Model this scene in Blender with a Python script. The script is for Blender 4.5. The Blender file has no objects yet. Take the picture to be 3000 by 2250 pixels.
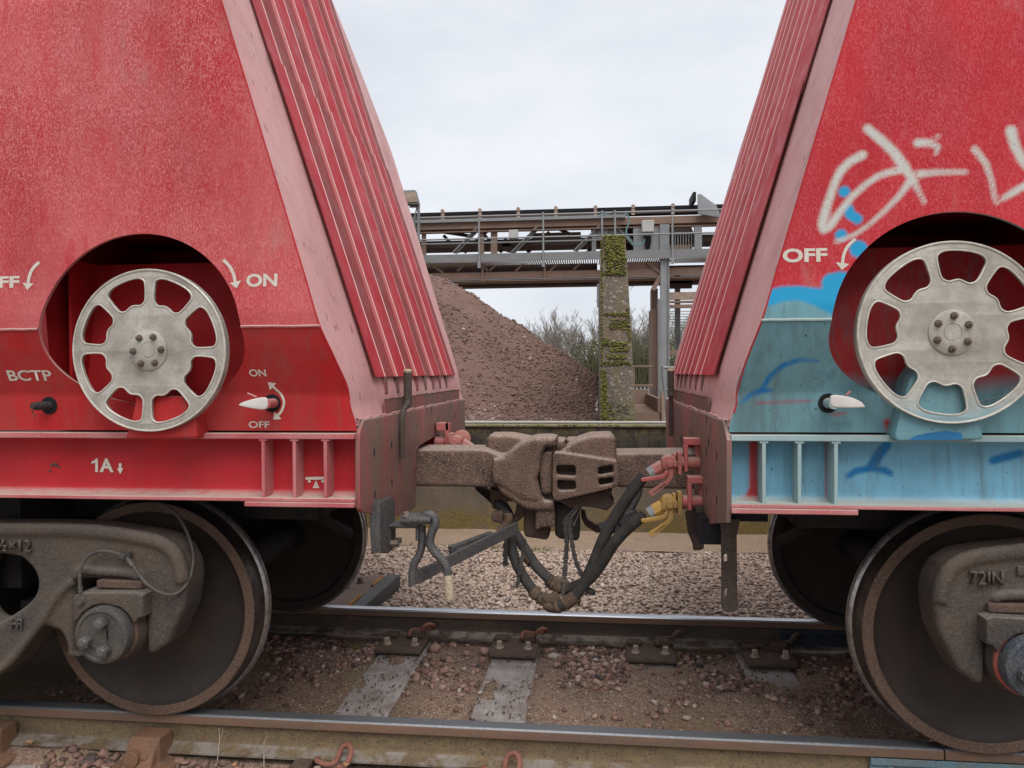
import bpy, bmesh, math, random
import numpy as np
from mathutils import Vector, Matrix
random.seed(7); RNG = np.random.default_rng(11)
D2R = math.radians
scene = bpy.context.scene
# ---------------------------------------------------------------- camera
TH, PI_, RO, CH, CY, FPX = .1097, -.0152, .0054, 1.477, 3.135, 2224.0
cF = np.array([-math.sin(TH)*math.cos(PI_), math.cos(TH)*math.cos(PI_), math.sin(PI_)])
cR = np.array([math.cos(TH), math.sin(TH), 0.0]); cU = np.cross(cR, cF)
cR, cU = math.cos(RO)*cR - math.sin(RO)*cU, math.sin(RO)*cR + math.cos(RO)*cU
cO = np.array([0, -CY, CH])
cam = bpy.data.cameras.new('camera'); camo = bpy.data.objects.new('camera', cam)
scene.collection.objects.link(camo)
cam.sensor_width = 36; cam.lens = FPX/3000*36; cam.clip_end = 2000; cam.clip_start = .05
M = Matrix.Identity(4)
for i in range(3):
    M[i][0], M[i][1], M[i][2], M[i][3] = cR[i], cU[i], -cF[i], cO[i]
camo.matrix_world = M
scene.camera = camo
# ---------------------------------------------------------------- world: overcast sky
world = bpy.data.worlds.new('World'); scene.world = world; world.use_nodes = True
nt = world.node_tree; nt.nodes.clear()
def wn(t, **k):
    n = nt.nodes.new(t)
    for a, b in k.items(): setattr(n, a, b)
    return n
SUN_EL, SUN_AZ = D2R(55), D2R(205)
wo = wn('ShaderNodeOutputWorld'); bg1 = wn('ShaderNodeBackground'); bg2 = wn('ShaderNodeBackground'); mx = wn('ShaderNodeMixShader')
sky = wn('ShaderNodeTexSky', sky_type='NISHITA', sun_disc=False, sun_elevation=SUN_EL, sun_rotation=SUN_AZ)
bg1.inputs[1].default_value = .07
tc = wn('ShaderNodeTexCoord'); mp = wn('ShaderNodeMapping'); mp.inputs['Scale'].default_value = (1.0, 1.0, 2.4)
n1 = wn('ShaderNodeTexNoise'); n1.inputs['Scale'].default_value = 2.2; n1.inputs['Detail'].default_value = 6; n1.inputs['Roughness'].default_value = .55
cr = wn('ShaderNodeValToRGB')
cr.color_ramp.elements[0].position = .32; cr.color_ramp.elements[0].color = (.64, .67, .735, 1)
cr.color_ramp.elements[1].position = .68; cr.color_ramp.elements[1].color = (.86, .875, .91, 1)
L = nt.links.new
L(tc.outputs['Generated'], mp.inputs[0]); L(mp.outputs[0], n1.inputs[0]); L(n1.outputs[0], cr.inputs[0])
L(sky.outputs[0], bg1.inputs[0]); L(cr.outputs[0], bg2.inputs[0]); bg2.inputs[1].default_value = .68
mx.inputs[0].default_value = .92
L(bg1.outputs[0], mx.inputs[1]); L(bg2.outputs[0], mx.inputs[2]); L(mx.outputs[0], wo.inputs[0])
sl = bpy.data.lights.new('sun', 'SUN'); sl.energy = 1.5; sl.angle = D2R(45); sl.color = (1, .975, .94)
so = bpy.data.objects.new('sun', sl); scene.collection.objects.link(so)
# light comes from behind the camera, high and slightly from the right
sd = Vector((.25, -.62, .95)).normalized()
so.rotation_euler = (-sd).to_track_quat('-Z', 'Y').to_euler()
scene.view_settings.view_transform = 'Standard'; scene.view_settings.look = 'None'
scene.view_settings.exposure = 0.75; scene.view_settings.gamma = 1.0
scene.render.engine = 'CYCLES'
# ---------------------------------------------------------------- pixel (3000x2250) -> world point on a chosen plane
def at(x, y, Y=None, X=None, Z=None):
    d = cF + cR*(x-1500)/FPX - cU*(y-1125)/FPX
    t = (Y-cO[1])/d[1] if Y is not None else (X-cO[0])/d[0] if X is not None else (Z-cO[2])/d[2]
    return cO + t*d
def atY(x, y, Y): p = at(x, y, Y=Y); return (p[0], p[2])
def atX(x, y, X): p = at(x, y, X=X); return (p[1], p[2])
def ZY(pts, ox, oy, sc, Y): return [atY(ox+a/sc, oy+b/sc, Y) for a, b in pts]
def ZX(pts, ox, oy, sc, X): return [atX(ox+a/sc, oy+b/sc, X) for a, b in pts]
# ---------------------------------------------------------------- materials
def newmat(name):
    m = bpy.data.materials.new(name); m.use_nodes = True; t = m.node_tree; t.nodes.clear()
    o = t.nodes.new('ShaderNodeOutputMaterial'); b = t.nodes.new('ShaderNodeBsdfPrincipled'); t.links.new(b.outputs[0], o.inputs[0])
    return m, t, b
class NB:
    def __init__(s, t):
        s.t = t; g = t.nodes.new('ShaderNodeNewGeometry'); s.pos = g.outputs['Position']; s.nrm = g.outputs['Normal']
    def n(s, ty, **k):
        x = s.t.nodes.new(ty)
        for a, b in k.items(): setattr(x, a, b)
        return x
    def lk(s, a, b): s.t.links.new(a, b)
    def noise(s, scale, detail=4, rough=.6, stretch=(1, 1, 1), off=(0, 0, 0)):
        m = s.n('ShaderNodeMapping'); m.inputs['Scale'].default_value = tuple(scale*q for q in stretch); m.inputs['Location'].default_value = off
        n = s.n('ShaderNodeTexNoise'); n.inputs['Scale'].default_value = 1; n.inputs['Detail'].default_value = detail; n.inputs['Roughness'].default_value = rough
        s.lk(s.pos, m.inputs[0]); s.lk(m.outputs[0], n.inputs[0]); return n.outputs[0]
    def voro(s, scale, stretch=(1, 1, 1)):
        m = s.n('ShaderNodeMapping'); m.inputs['Scale'].default_value = tuple(scale*q for q in stretch)
        n = s.n('ShaderNodeTexVoronoi'); n.inputs['Scale'].default_value = 1
        s.lk(s.pos, m.inputs[0]); s.lk(m.outputs[0], n.inputs[0]); return n
    def ramp(s, v, a, b, lo=0., hi=1.):
        n = s.n('ShaderNodeMapRange', clamp=True); n.inputs[1].default_value = a; n.inputs[2].default_value = b
        n.inputs[3].default_value = lo; n.inputs[4].default_value = hi; s.lk(v, n.inputs[0]); return n.outputs[0]
    def math(s, op, a, b):
        n = s.n('ShaderNodeMath', operation=op)
        for i, v in enumerate((a, b)):
            if isinstance(v, (int, float)): n.inputs[i].default_value = v
            else: s.lk(v, n.inputs[i])
        return n.outputs[0]
    def mix(s, f, a, b):
        n = s.n('ShaderNodeMix', data_type='RGBA')
        for i, v in ((0, f), (6, a), (7, b)):
            if isinstance(v, (int, float)): n.inputs[i].default_value = v
            elif isinstance(v, tuple): n.inputs[i].default_value = (*v[:3], 1)
            else: s.lk(v, n.inputs[i])
        return n.outputs[2]
    def attr(s, name): n = s.n('ShaderNodeAttribute', attribute_name=name); return n.outputs['Fac']
    def sep(s, v): n = s.n('ShaderNodeSeparateXYZ'); s.lk(v, n.inputs[0]); return n.outputs
    def bump(s, h, dist, strength=1.):
        n = s.n('ShaderNodeBump'); n.inputs['Distance'].default_value = dist; n.inputs['Strength'].default_value = strength; s.lk(h, n.inputs['Height']); return n.outputs[0]
def grime(name, c1, c2, scale=6, c3=None, spk=60, amt=.5, rough=.7, metal=0., bump=.002, streak=False, spec=.2, bscale=None, dust=None, over=None, c3a=.55):
    """base colour c1 mottled with c2 (broad) and c3 (fine speckle)"""
    m, t, b = newmat(name); q = NB(t)
    st = (1, 1, .15) if streak else (1, 1, 1)
    f = q.ramp(q.noise(scale, 6, .65, st), .38, .66)
    col = q.mix(q.math('MULTIPLY', f, amt*1.6 if amt < .62 else 1.0), c1, c2)
    if c3: col = q.mix(q.math('MULTIPLY', q.ramp(q.noise(spk*1.6, 3, .75), .48, .66), c3a), col, c3)
    if over:
        zz = q.math('ADD', q.sep(q.pos)[2], q.math('MULTIPLY', q.math('SUBTRACT', q.noise(9, 4, .6), .5), .12)); col = q.mix(q.ramp(zz, 1.41, 1.30, 0, .8), col, over)
    if dust: col = q.mix(q.math('MULTIPLY', q.ramp(q.sep(q.nrm)[2], .35, .85), q.ramp(q.noise(70, 4, .75), .35, .6, .25, .9)), col, dust)
    q.lk(col, b.inputs['Base Color'])
    b.inputs['Metallic'].default_value = metal; b.inputs['Specular IOR Level'].default_value = spec
    q.lk(q.ramp(q.noise(scale*2.5, 4, .6), .3, .7, max(rough-.12, .05), min(rough+.12, 1)), b.inputs['Roughness'])
    if bump: q.lk(q.bump(q.noise(bscale or spk, 5, .7), bump), b.inputs['Normal'])
    return m
def flat(name, c, rough=.6, metal=0.):
    return grime(name, c, tuple(v*.8 for v in c), 12, None, 80, .4, rough, metal, .0006)
RED = (.40, .016, .022); REDD = (.24, .012, .014); DUST = (.56, .235, .235); GREYD = (.36, .30, .25)
TEAL = (.145, .30, .345); SKYB = (.018, .28, .50); DKB = (.012, .15, .36); CHALK = (.50, .49, .45)
def paintmat(name, base=RED, dust=DUST, fine=.5, broad=.4, dustz=.5, streak=.2, graffiti=False, topdust=GREYD, stain=None, black=0., rough=.5, lowdirt=0., teal=None, wash=0.):
    """weathered wagon paint: fine pale speckle, broad patches, vertical streaks, grey dust lying on ledges, optional sprayed paint"""
    m, t, b = newmat(name); q = NB(t)
    col = q.mix(q.ramp(q.noise(3, 4, .6, (1, 1, .5)), .35, .7), base, tuple(v*.72 for v in base))
    if broad: col = q.mix(q.math('MULTIPLY', q.ramp(q.noise(1.6, 5, .6, (1, 1, .6), (3, 1, 2)), .3, .65), broad), col, dust)
    sp = q.math('MAXIMUM', q.ramp(q.noise(210, 2, .75, (1, 1, .5)), .48, .66), q.math('MULTIPLY', q.ramp(q.noise(90, 3, .75, (1, 1, .4)), .50, .66), .55))
    patch = q.ramp(q.noise(5, 5, .65, (1, 1, .35), (7, 0, 1)), .30, .56, .38, 1)
    if fine: col = q.mix(q.math('MULTIPLY', q.math('MULTIPLY', sp, patch), q.ramp(q.sep(q.pos)[2], 1.55, 2.7, fine*.55, fine)), col, tuple(min(1, v*1.12) for v in dust))
    if wash:
        w1 = q.ramp(q.noise(11, 4, .6, (1, 1, .28), (2, 2, 8)), .60, .70); w2 = q.ramp(q.noise(45, 4, .7, (1, 1, .12), (4, 1, 1)), .56, .70)
        col = q.mix(q.math('MULTIPLY', q.math('MAXIMUM', w1, q.math('MULTIPLY', w2, .6)), wash), col, tuple(v*.95 for v in base))
        col = q.mix(q.math('MULTIPLY', q.ramp(q.noise(7, 4, .6, (1, 1, .35), (11, 2, 3)), .62, .74), .35), col, (.34, .24, .20))
        col = q.mix(q.math('MULTIPLY', q.ramp(q.noise(2.2, 3, .5, (1.2, 1, .5), (1, 7, 3)), .62, .66), q.ramp(q.noise(300, 2, .6, (3, 1, .25)), .62, .66)), col, (.7, .45, .44))
    if streak:
        sk = q.ramp(q.noise(28, 5, .7, (1, 1, .05)), .50, .72)
        col = q.mix(q.math('MULTIPLY', sk, streak), col, stain or (.16, .10, .085))
    if lowdirt:
        dr = q.math('MULTIPLY', q.ramp(q.noise(4, 5, .7, (1, 1, .35), (5, 5, 5)), .40 if black < .9 else .36, .60 if black < .9 else .54), lowdirt)
        if black > .9:
            gy = q.sep(q.pos)[1]; band = q.math('MULTIPLY', q.ramp(gy, -.15, .15), q.ramp(gy, .62, .40)); dr = q.math('MAXIMUM', dr, q.math('MULTIPLY', band, q.ramp(q.noise(30, 5, .75, (1, 1, .10), (2, 6, 6)), .36, .58, .25, .95)))
        col = q.mix(dr, col, (.17, .13, .105))
    if black:
        vb = q.noise(34, 2, .5, (1, 1, .22), (9, 2, 4))
        col = q.mix(q.math('MULTIPLY', q.ramp(vb, .685, .70), black), col, (.02, .015, .014))
        rp = q.noise(55, 3, .6, (1, 1, .8), (1, 8, 4))
        col = q.mix(q.math('MULTIPLY', q.ramp(rp, .70, .74), black), col, (.55, .42, .40))
    if graffiti:
        e = q.math('SUBTRACT', q.noise(160, 3, .75), .5)
        def layer(col, nm, c, soft=.25):
            a = q.math('ADD', q.attr(nm), q.math('MULTIPLY', e, soft))
            return q.mix(q.ramp(a, .25, .75), col, c)
        TL = teal or TEAL; tl = q.mix(q.ramp(q.noise(14, 5, .7, (1, 1, .12)), .42, .7), TL, (TL[0]*.62+.02, TL[1]*.55+.02, TL[2]*.50+.02))
        tl = q.mix(q.ramp(q.noise(3, 4, .6), .4, .7), tl, tuple(v*1.12 for v in TL))
        vb = q.noise(90, 2, .5, (1, 1, .6)); tl = q.mix(q.ramp(vb, .73, .75), tl, (.02, .04, .04))
        col = layer(col, 'g_teal', tl); col = layer(col, 'g_blue', SKYB, .5)
        wh = q.mix(q.ramp(q.noise(120, 2, .6), .55, .7), CHALK, (.42, .33, .30))
        col = layer(col, 'g_chalk', wh, .45); col = layer(col, 'g_dark', DKB, .3)
    if graffiti and teal: col = q.mix(q.math('MULTIPLY', q.ramp(q.noise(22, 5, .75, (1, 1, .09), (6, 2, 2)), .50, .68), .5), col, (.09, .115, .115))
    nz = q.sep(q.nrm)[2]
    up = q.math('MULTIPLY', q.ramp(nz, .35, .8), q.ramp(q.noise(25, 4, .7), .25, .55, .45, 1))
    col = q.mix(q.math('MULTIPLY', up, dustz), col, topdust)
    q.lk(col, b.inputs['Base Color'])
    b.inputs['Specular IOR Level'].default_value = .16
    q.lk(q.ramp(q.noise(9, 4, .6), .3, .7, rough-.1, rough+.22), b.inputs['Roughness'])
    q.lk(q.bump(q.math('ADD', q.noise(4, 2, .5), q.math('MULTIPLY', q.noise(150, 3, .6), .06)), .004, .5), b.inputs['Normal'])
    return m
MT = {}
MT['side_dusty'] = paintmat('dusty_red_paint', (.42, .017, .024), (.62, .23, .225), .80, .42, .4, .05, wash=.5)
MT['side_spray'] = paintmat('sprayed_red_paint', (.47, .014, .024), (.62, .17, .18), .50, .06, .3, .03, graffiti=True, wash=.4)
MT['low_red'] = paintmat('lower_red_paint', (.47, .014, .018), (.46, .12, .11), .15, .08, .5, .30, lowdirt=.18)
MT['low_spray'] = paintmat('lower_sprayed_paint', (.36, .012, .016), (.42, .12, .11), .12, .1, .5, .2, graffiti=True, topdust=(.36, .40, .38), teal=(.135, .27, .305))
MT['strip'] = paintmat('faded_pink_paint', (.60, .30, .29), (.70, .46, .44), .4, .6, .3, .08, black=.4)
MT['corr'] = paintmat('corrugated_red_paint', (.50, .020, .034), (.52, .11, .12), .22, .20, .25, .25, stain=(.24, .06, .06), black=.3)
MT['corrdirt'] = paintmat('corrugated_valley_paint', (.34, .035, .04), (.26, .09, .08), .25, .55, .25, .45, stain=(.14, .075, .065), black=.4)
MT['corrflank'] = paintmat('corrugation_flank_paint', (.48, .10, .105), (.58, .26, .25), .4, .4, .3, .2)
MT['wornlitedge'] = flat('worn_lit_edge_pink', (.72, .48, .46), .6)  # crest edges: worn paint, with the light they catch painted in as pale pink
MT['endplate'] = paintmat('end_plate_paint', (.34, .06, .062), (.40, .165, .155), .5, .5, .6, .85, stain=(.13, .085, .075), black=1., lowdirt=.85)
MT['girder'] = paintmat('girder_red_paint', (.46, .014, .022), (.50, .16, .16), .12, .1, .85, .1, rough=.4, topdust=(.42, .30, .27))
MT['girder_spray'] = paintmat('girder_sprayed_paint', (.42, .02, .026), (.5, .2, .2), .1, .1, .8, .12, graffiti=True, topdust=(.38, .40, .37), rough=.42, teal=(.15, .34, .46))
MT['lip'] = paintmat('flange_lip_paint', (.42, .05, .06), (.55, .30, .29), .7, .6, .9, .1, topdust=(.46, .40, .33))
MT['lip_blue'] = paintmat('flange_lip_blue_paint', (.26, .42, .44), (.40, .45, .43), .6, .5, .85, .1, topdust=(.44, .42, .36), stain=(.40, .12, .12))
MT['recess'] = paintmat('recess_red_paint', (.40, .013, .016), (.3, .06, .06), .08, .05, .3, .1)
MT['fitting'] = paintmat('fitting_red_paint', (.42, .06, .06), (.50, .24, .22), .6, .5, .7, .2, topdust=(.45, .30, .27))
MT['dullred'] = paintmat('valve_red_paint', (.40, .10, .09), (.42, .22, .18), .6, .6, .6, .3)
MT['yellow'] = paintmat('valve_yellow_paint', (.60, .33, .025), (.42, .27, .10), .6, .6, .5, .5, topdust=(.5, .36, .16), lowdirt=.5)
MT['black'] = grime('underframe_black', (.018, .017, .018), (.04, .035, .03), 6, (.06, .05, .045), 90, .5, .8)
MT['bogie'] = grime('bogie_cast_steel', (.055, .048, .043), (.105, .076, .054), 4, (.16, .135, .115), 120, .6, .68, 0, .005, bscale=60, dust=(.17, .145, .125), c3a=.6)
MT['wheelweb'] = grime('wheel_web_steel', (.034, .029, .026), (.058, .041, .033), 3, (.032, .027, .025), 80, .5, .6, .0, .001)
MT['rim'] = grime('wheel_rim_rust', (.115, .07, .05), (.08, .052, .04), 9, (.24, .17, .13), 70, .55, .75, 0, .002)
MT['tread'] = grime('wheel_tread_steel', (.10, .09, .085), (.05, .04, .038), 14, (.2, .15, .11), 40, .5, .38, .8, .0008)
MT['flange'] = grime('wheel_flange_bright', (.40, .38, .37), (.16, .14, .13), 20, (.5, .46, .43), 60, .5, .36, .85, .0008)
MT['cap'] = grime('bearing_cap_steel', (.06, .058, .056), (.105, .088, .072), 14, (.16, .145, .13), 90, .5, .6, .2, .0012)
MT['capbolt'] = grime('bearing_bolt_steel', (.12, .115, .11), (.08, .07, .06), 30, (.24, .22, .2), 120, .5, .5, .3, .001)
MT['capblue'] = grime('bearing_cap_blue', (.055, .065, .085), (.09, .085, .082), 10, (.2, .2, .19), 70, .5, .5, .2, .001)
MT['sealred'] = grime('bearing_seal_red', (.42, .10, .07), (.20, .09, .07), 20, None, 80, .5, .6)
MT['cast'] = grime('coupler_cast_rust', (.155, .096, .072), (.055, .040, .034), 8, (.42, .30, .235), 110, .6, .85, 0, .008, bscale=80, dust=(.44, .36, .30), c3a=.7)
MT['castdark'] = grime('coupler_dark_rust', (.11, .068, .052), (.07, .05, .042), 8, (.2, .14, .11), 85, .6, .85, 0, .004)
MT['wheelalu'] = grime('handwheel_cast_alloy', (.48, .455, .405), (.24, .212, .18), 8, (.32, .285, .245), 60, .55, .55, .2, .0012)
MT['wheelalu_blue'] = grime('handwheel_alloy_oversprayed', (.50, .475, .42), (.25, .22, .175), 5, (.34, .30, .26), 60, .55, .55, .2, .0012, over=(.20, .40, .46))
MT['lipalu'] = grime('handwheel_polished_edge', (.60, .57, .51), (.40, .36, .30), 30, None, 80, .5, .45, .3, .0005)
MT['boltrust'] = grime('bolt_rust', (.17, .13, .10), (.09, .07, .06), 40, (.3, .26, .22), 150, .5, .6, .3, .001)
MT['boltlight'] = grime('bolt_head_worn', (.42, .34, .27), (.24, .18, .14), 40, None, 150, .5, .7, .1, .001)
MT['hose'] = grime('rubber_hose', (.028, .027, .027), (.055, .05, .046), 16, (.10, .09, .08), 130, .6, .8, 0, .0016)
MT['hosebrown'] = grime('hose_coupling_rust', (.11, .075, .055), (.07, .055, .045), 25, (.25, .14, .07), 60, .6, .85, 0, .003)
MT['lever'] = grime('lever_grey_steel', (.065, .066, .072), (.10, .094, .088), 14, (.26, .24, .22), 90, .5, .55, .3, .001)
MT['leverend'] = grime('lever_worn_cream', (.55, .47, .34), (.34, .27, .18), 20, (.2, .14, .08), 70, .5, .6)
MT['rodrust'] = grime('pipe_dark_rust', (.075, .058, .048), (.05, .04, .034), 30, (.13, .10, .085), 60, .5, .85, 0, .003)
MT['white'] = grime('lettering_cream', (.62, .58, .50), (.52, .45, .38), 60, None, 200, .5, .7)
MT['ghost'] = flat('lettering_overpainted', (.13, .27, .31))
MT['steelpale'] = grime('pale_steel', (.45, .43, .40), (.3, .27, .24), 40, None, 100, .5, .5, .3)
def railmat(name, side, top):
    m, t, b = newmat(name); q = NB(t)
    c = q.mix(q.ramp(q.noise(5, 6, .7, (.5, 1, 1.6)), .35, .65), side[0], side[1])
    c = q.mix(q.ramp(q.noise(2.2, 4, .6, (1, 1, 3), (3, 2, 1)), .55, .68), c, side[2])
    c = q.mix(q.math('MULTIPLY', q.ramp(q.noise(35, 5, .75), .42, .62), .6), c, tuple(v*.62 for v in side[1]))
    c = q.mix(q.math('MULTIPLY', q.ramp(q.noise(9, 5, .7, (.4, 1, 1.4), (8, 1, 1)), .52, .64), .7), c, (.13, .075, .045))
    c = q.mix(q.ramp(q.noise(120, 2, .6), .61, .66), c, (.04, .03, .018))
    z = q.sep(q.pos)[2]; nz = q.sep(q.nrm)[2]
    hd = q.ramp(z, -.052, -.048)
    c = q.mix(hd, c, q.mix(q.ramp(q.noise(6, 5, .7, (.3, 1, 1)), .4, .65), (.17, .095, .06), (.115, .075, .055)))
    foot = q.math('MULTIPLY', q.ramp(z, -.125, -.13), q.ramp(q.noise(9, 4, .7), .42, .58))
    c = q.mix(foot, c, (.22, .19, .165))
    mt = q.math('MULTIPLY', q.ramp(z, -.010, -.0055), q.ramp(nz, .3, .6))
    c = q.mix(mt, c, top)
    q.lk(c, b.inputs['Base Color']); q.lk(q.math('MULTIPLY', mt, .55 if name == 'rail_near_steel' else .95), b.inputs['Metallic'])
    q.lk(q.ramp(mt, 0, 1, .85, .38), b.inputs['Roughness'])
    q.lk(q.bump(q.noise(70, 5, .7), .0025), b.inputs['Normal'])
    return m
MT['rail_near'] = railmat('rail_near_steel', ((.19, .135, .065), (.145, .10, .058), (.11, .075, .055)), (.16, .165, .175))
MT['rail_far'] = railmat('rail_far_steel', ((.055, .043, .036), (.085, .062, .045), (.045, .037, .033)), (.62, .64, .68))
MT['clip'] = grime('rail_clip_rust', (.24, .095, .07), (.17, .075, .055), 30, (.3, .15, .11), 90, .5, .7)
MT['chair'] = grime('rail_chair_rust', (.10, .07, .052), (.065, .05, .042), 15, (.2, .13, .09), 60, .5, .85, 0, .003)
MT['chairrust'] = grime('rail_chair_orange', (.20, .105, .062), (.13, .085, .06), 12, (.28, .16, .1), 60, .5, .85, 0, .003)
MT['sleeper'] = grime('sleeper_concrete', (.37, .345, .33), (.21, .175, .155), 7, (.26, .18, .14), 30, .6, .8, 0, .003, c3a=.8)
MT['fishdark'] = grime('fishplate_dark_blue', (.03, .045, .065), (.035, .032, .03), 14, (.05, .045, .04), 50, .5, .8, 0, .002)
MT['fishblue'] = grime('fishplate_blue', (.13, .22, .26), (.16, .15, .12), 14, (.1, .09, .08), 50, .5, .8, 0, .002)
MT['wood'] = grime('plate_rusty_brown', (.19, .13, .105), (.13, .095, .08), 9, (.26, .19, .15), 70, .5, .8, 0, .002)
MT['orange'] = grime('flaked_orange_rust', (.45, .22, .06), (.25, .11, .04), 40, None, 80, .6, .9, 0, .004)
MT['galv'] = grime('galvanised_steel', (.27, .28, .285), (.22, .225, .23), 3, (.32, .32, .32), 20, .5, .6, .2, 0)
MT['galvd'] = grime('galvanised_dark', (.22, .225, .225), (.18, .18, .18), 3, (.22, .2, .19), 14, .5, .65, .2, 0)
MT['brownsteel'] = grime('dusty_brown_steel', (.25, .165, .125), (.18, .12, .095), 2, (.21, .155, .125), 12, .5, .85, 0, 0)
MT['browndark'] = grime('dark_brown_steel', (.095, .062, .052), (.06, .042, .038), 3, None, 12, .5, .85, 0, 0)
MT['belt'] = flat('conveyor_belt_rubber', (.012, .011, .014), .7)
MT['boxgrey'] = flat('cabinet_pale_grey', (.48, .48, .46), .6)
MT['idler'] = grime('idler_bracket', (.38, .28, .21), (.25, .19, .16), 6, None, 20, .5, .8, 0, 0)
MT['hosegreen'] = flat('green_water_hose', (.16, .30, .30))
MT['plypale'] = flat('plywood_pale', (.32, .22, .14))
def wallmat():
    m, t, b = newmat('mossy_concrete_wall'); q = NB(t)
    z = q.sep(q.pos)[2]
    w = q.math('ADD', z, q.math('MULTIPLY', q.math('SUBTRACT', q.noise(2.5, 5, .65, (1, 1, .6)), .5), .75))
    c = q.mix(q.ramp(q.noise(4, 6, .7, (1, 1, .2)), .35, .7), (.17, .135, .10), (.11, .092, .072))
    c = q.mix(q.ramp(w, .40, .62), c, q.mix(q.ramp(q.noise(10, 5, .7, (1, 1, .3)), .38, .66), (.022, .021, .019), (.075, .068, .058)))
    low = q.math('MULTIPLY', q.ramp(w, .13, -.05), q.ramp(q.noise(5, 6, .7), .30, .52))
    c = q.mix(low, c, q.mix(q.ramp(q.noise(30, 4, .7), .4, .6), (.20, .145, .04), (.14, .105, .04)))
    wet = q.ramp(q.noise(14, 5, .7, (1, 1, .05), (3, 3, 3)), .62, .78)
    c = q.mix(q.math('MULTIPLY', wet, .5), c, (.22, .20, .17))
    top = q.math('MULTIPLY', q.ramp(z, .70, .86), q.ramp(q.noise(14, 5, .75), .44, .54))
    c = q.mix(q.math('MULTIPLY', top, .85), c, q.mix(q.ramp(q.noise(60, 3, .7), .4, .6), (.085, .075, .03), (.14, .115, .07)))
    q.lk(c, b.inputs['Base Color']); b.inputs['Roughness'].default_value = .9
    q.lk(q.bump(q.noise(35, 6, .75), .012), b.inputs['Normal']); return m
MT['wall'] = wallmat()
MT['walltop'] = grime('wall_top_concrete', (.24, .21, .14), (.14, .14, .05), 9, (.34, .31, .26), 30, .6, .9)
def aggmat():
    m, t, b = newmat('exposed_aggregate_concrete'); q = NB(t)
    v = q.voro(45); c = q.mix(q.ramp(v.outputs['Distance'], .15, .55), (.24, .20, .16), (.15, .13, .11))
    c2 = q.n('ShaderNodeSeparateColor'); q.lk(v.outputs['Color'], c2.inputs[0])
    c = q.mix(q.ramp(c2.outputs[0], .84, .9), c, (.34, .30, .25))
    c = q.mix(q.math('MULTIPLY', q.ramp(q.noise(2.2, 5, .6), .45, .65), .7), c, (.21, .155, .10))
    c = q.mix(q.math('MULTIPLY', q.ramp(q.noise(9, 5, .7, (1, 1, .5), (4, 4, 1)), .52, .64), .6), c, (.16, .15, .04))
    c = q.mix(q.math('MULTIPLY', q.ramp(q.noise(3, 4, .6, (1, 1, .3), (2, 9, 1)), .55, .7), .6), c, (.09, .09, .092))
    q.lk(c, b.inputs['Base Color']); b.inputs['Roughness'].default_value = .95
    q.lk(q.bump(v.outputs['Distance'], .005), b.inputs['Normal']); return m
MT['agg'] = aggmat()
def stonemat(name, cols, rough=.85, emph=.5):
    m, t, b = newmat(name); q = NB(t)
    r = q.n('ShaderNodeValToRGB'); e = r.color_ramp.elements
    for i, (p, c) in enumerate(cols):
        if i < 2: e[i].position = p; e[i].color = (*c, 1)
        else: k = e.new(p); k.color = (*c, 1)
    q.lk(q.attr('tint'), r.inputs[0])
    c = q.mix(q.math('MULTIPLY', q.ramp(q.noise(70, 4, .7), .4, .7), emph), r.outputs[0], (.16, .11, .09))
    q.lk(c, b.inputs['Base Color']); b.inputs['Roughness'].default_value = rough; return m
MT['gravel'] = stonemat('pink_limestone_chippings', [(0, (.10, .085, .085)), (1, (.80, .70, .62)), (.14, (.28, .22, .18)), (.35, (.50, .37, .285)), (.75, (.58, .455, .37))], emph=.25)
MT['redstone'] = stonemat('red_brown_ballast', [(0, (.05, .04, .04)), (1, (.56, .48, .43)), (.22, (.17, .095, .072)), (.55, (.31, .17, .13)), (.88, (.42, .28, .225))])
MT['crumb'] = stonemat('dark_crumbs', [(0, (.03, .026, .024)), (1, (.16, .10, .08))])
MT['rubble'] = stonemat('purple_brown_rock', [(0, (.08, .06, .055)), (1, (.46, .42, .39)), (.3, (.16, .095, .075)), (.7, (.235, .14, .11)), (.92, (.32, .25, .22))])
MT['moss'] = stonemat('green_moss', [(0, (.07, .08, .02)), (1, (.27, .28, .06)), (.5, (.16, .18, .04))], 1.0, .3)
def soil(name, a, b_, c_, d_, s=1.0, bump=.012, extra=None):
    m, t, bs = newmat(name); q = NB(t)
    c = q.mix(q.ramp(q.noise(2.4*s, 6, .65), .38, .62), a, b_)
    c = q.mix(q.ramp(q.noise(38*s, 4, .75), .48, .66), c, c_)
    c = q.mix(q.ramp(q.noise(110*s, 3, .7), .54, .66), c, d_)
    c = q.mix(q.ramp(q.noise(75*s, 3, .7, (1, 1, 1), (5, 1, 0)), .60, .68), c, tuple(v*.3 for v in a))
    if extra: c = q.mix(q.math('MULTIPLY', q.ramp(q.noise(.9, 4, .6, (1, 1, 1), extra[1]), .5, .62), extra[2]), c, extra[0])
    q.lk(c, bs.inputs['Base Color']); bs.inputs['Roughness'].default_value = .95
    q.lk(q.bump(q.math('ADD', q.noise(60*s, 5, .8), q.math('MULTIPLY', q.noise(12*s, 4, .7), 1.2)), bump), bs.inputs['Normal']); return m
MT['bed'] = soil('trackbed_grit', (.31, .19, .132), (.19, .125, .085), (.42, .29, .21), (.62, .50, .38), 1.0, .018, ((.20, .15, .075), (1, 3, 0), .7))
MT['pathm'] = soil('gritty_path', (.34, .235, .155), (.27, .19, .13), (.40, .29, .20), (.45, .36, .28), .8, .006)
MT['gravelbase'] = soil('gravel_base', (.24, .17, .14), (.19, .13, .11), (.12, .085, .07), (.4, .3, .25), 1, .01)
MT['pilem'] = soil('pile_fines', (.205, .115, .088), (.165, .096, .075), (.25, .15, .118), (.33, .225, .19), .6, .03)
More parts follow.
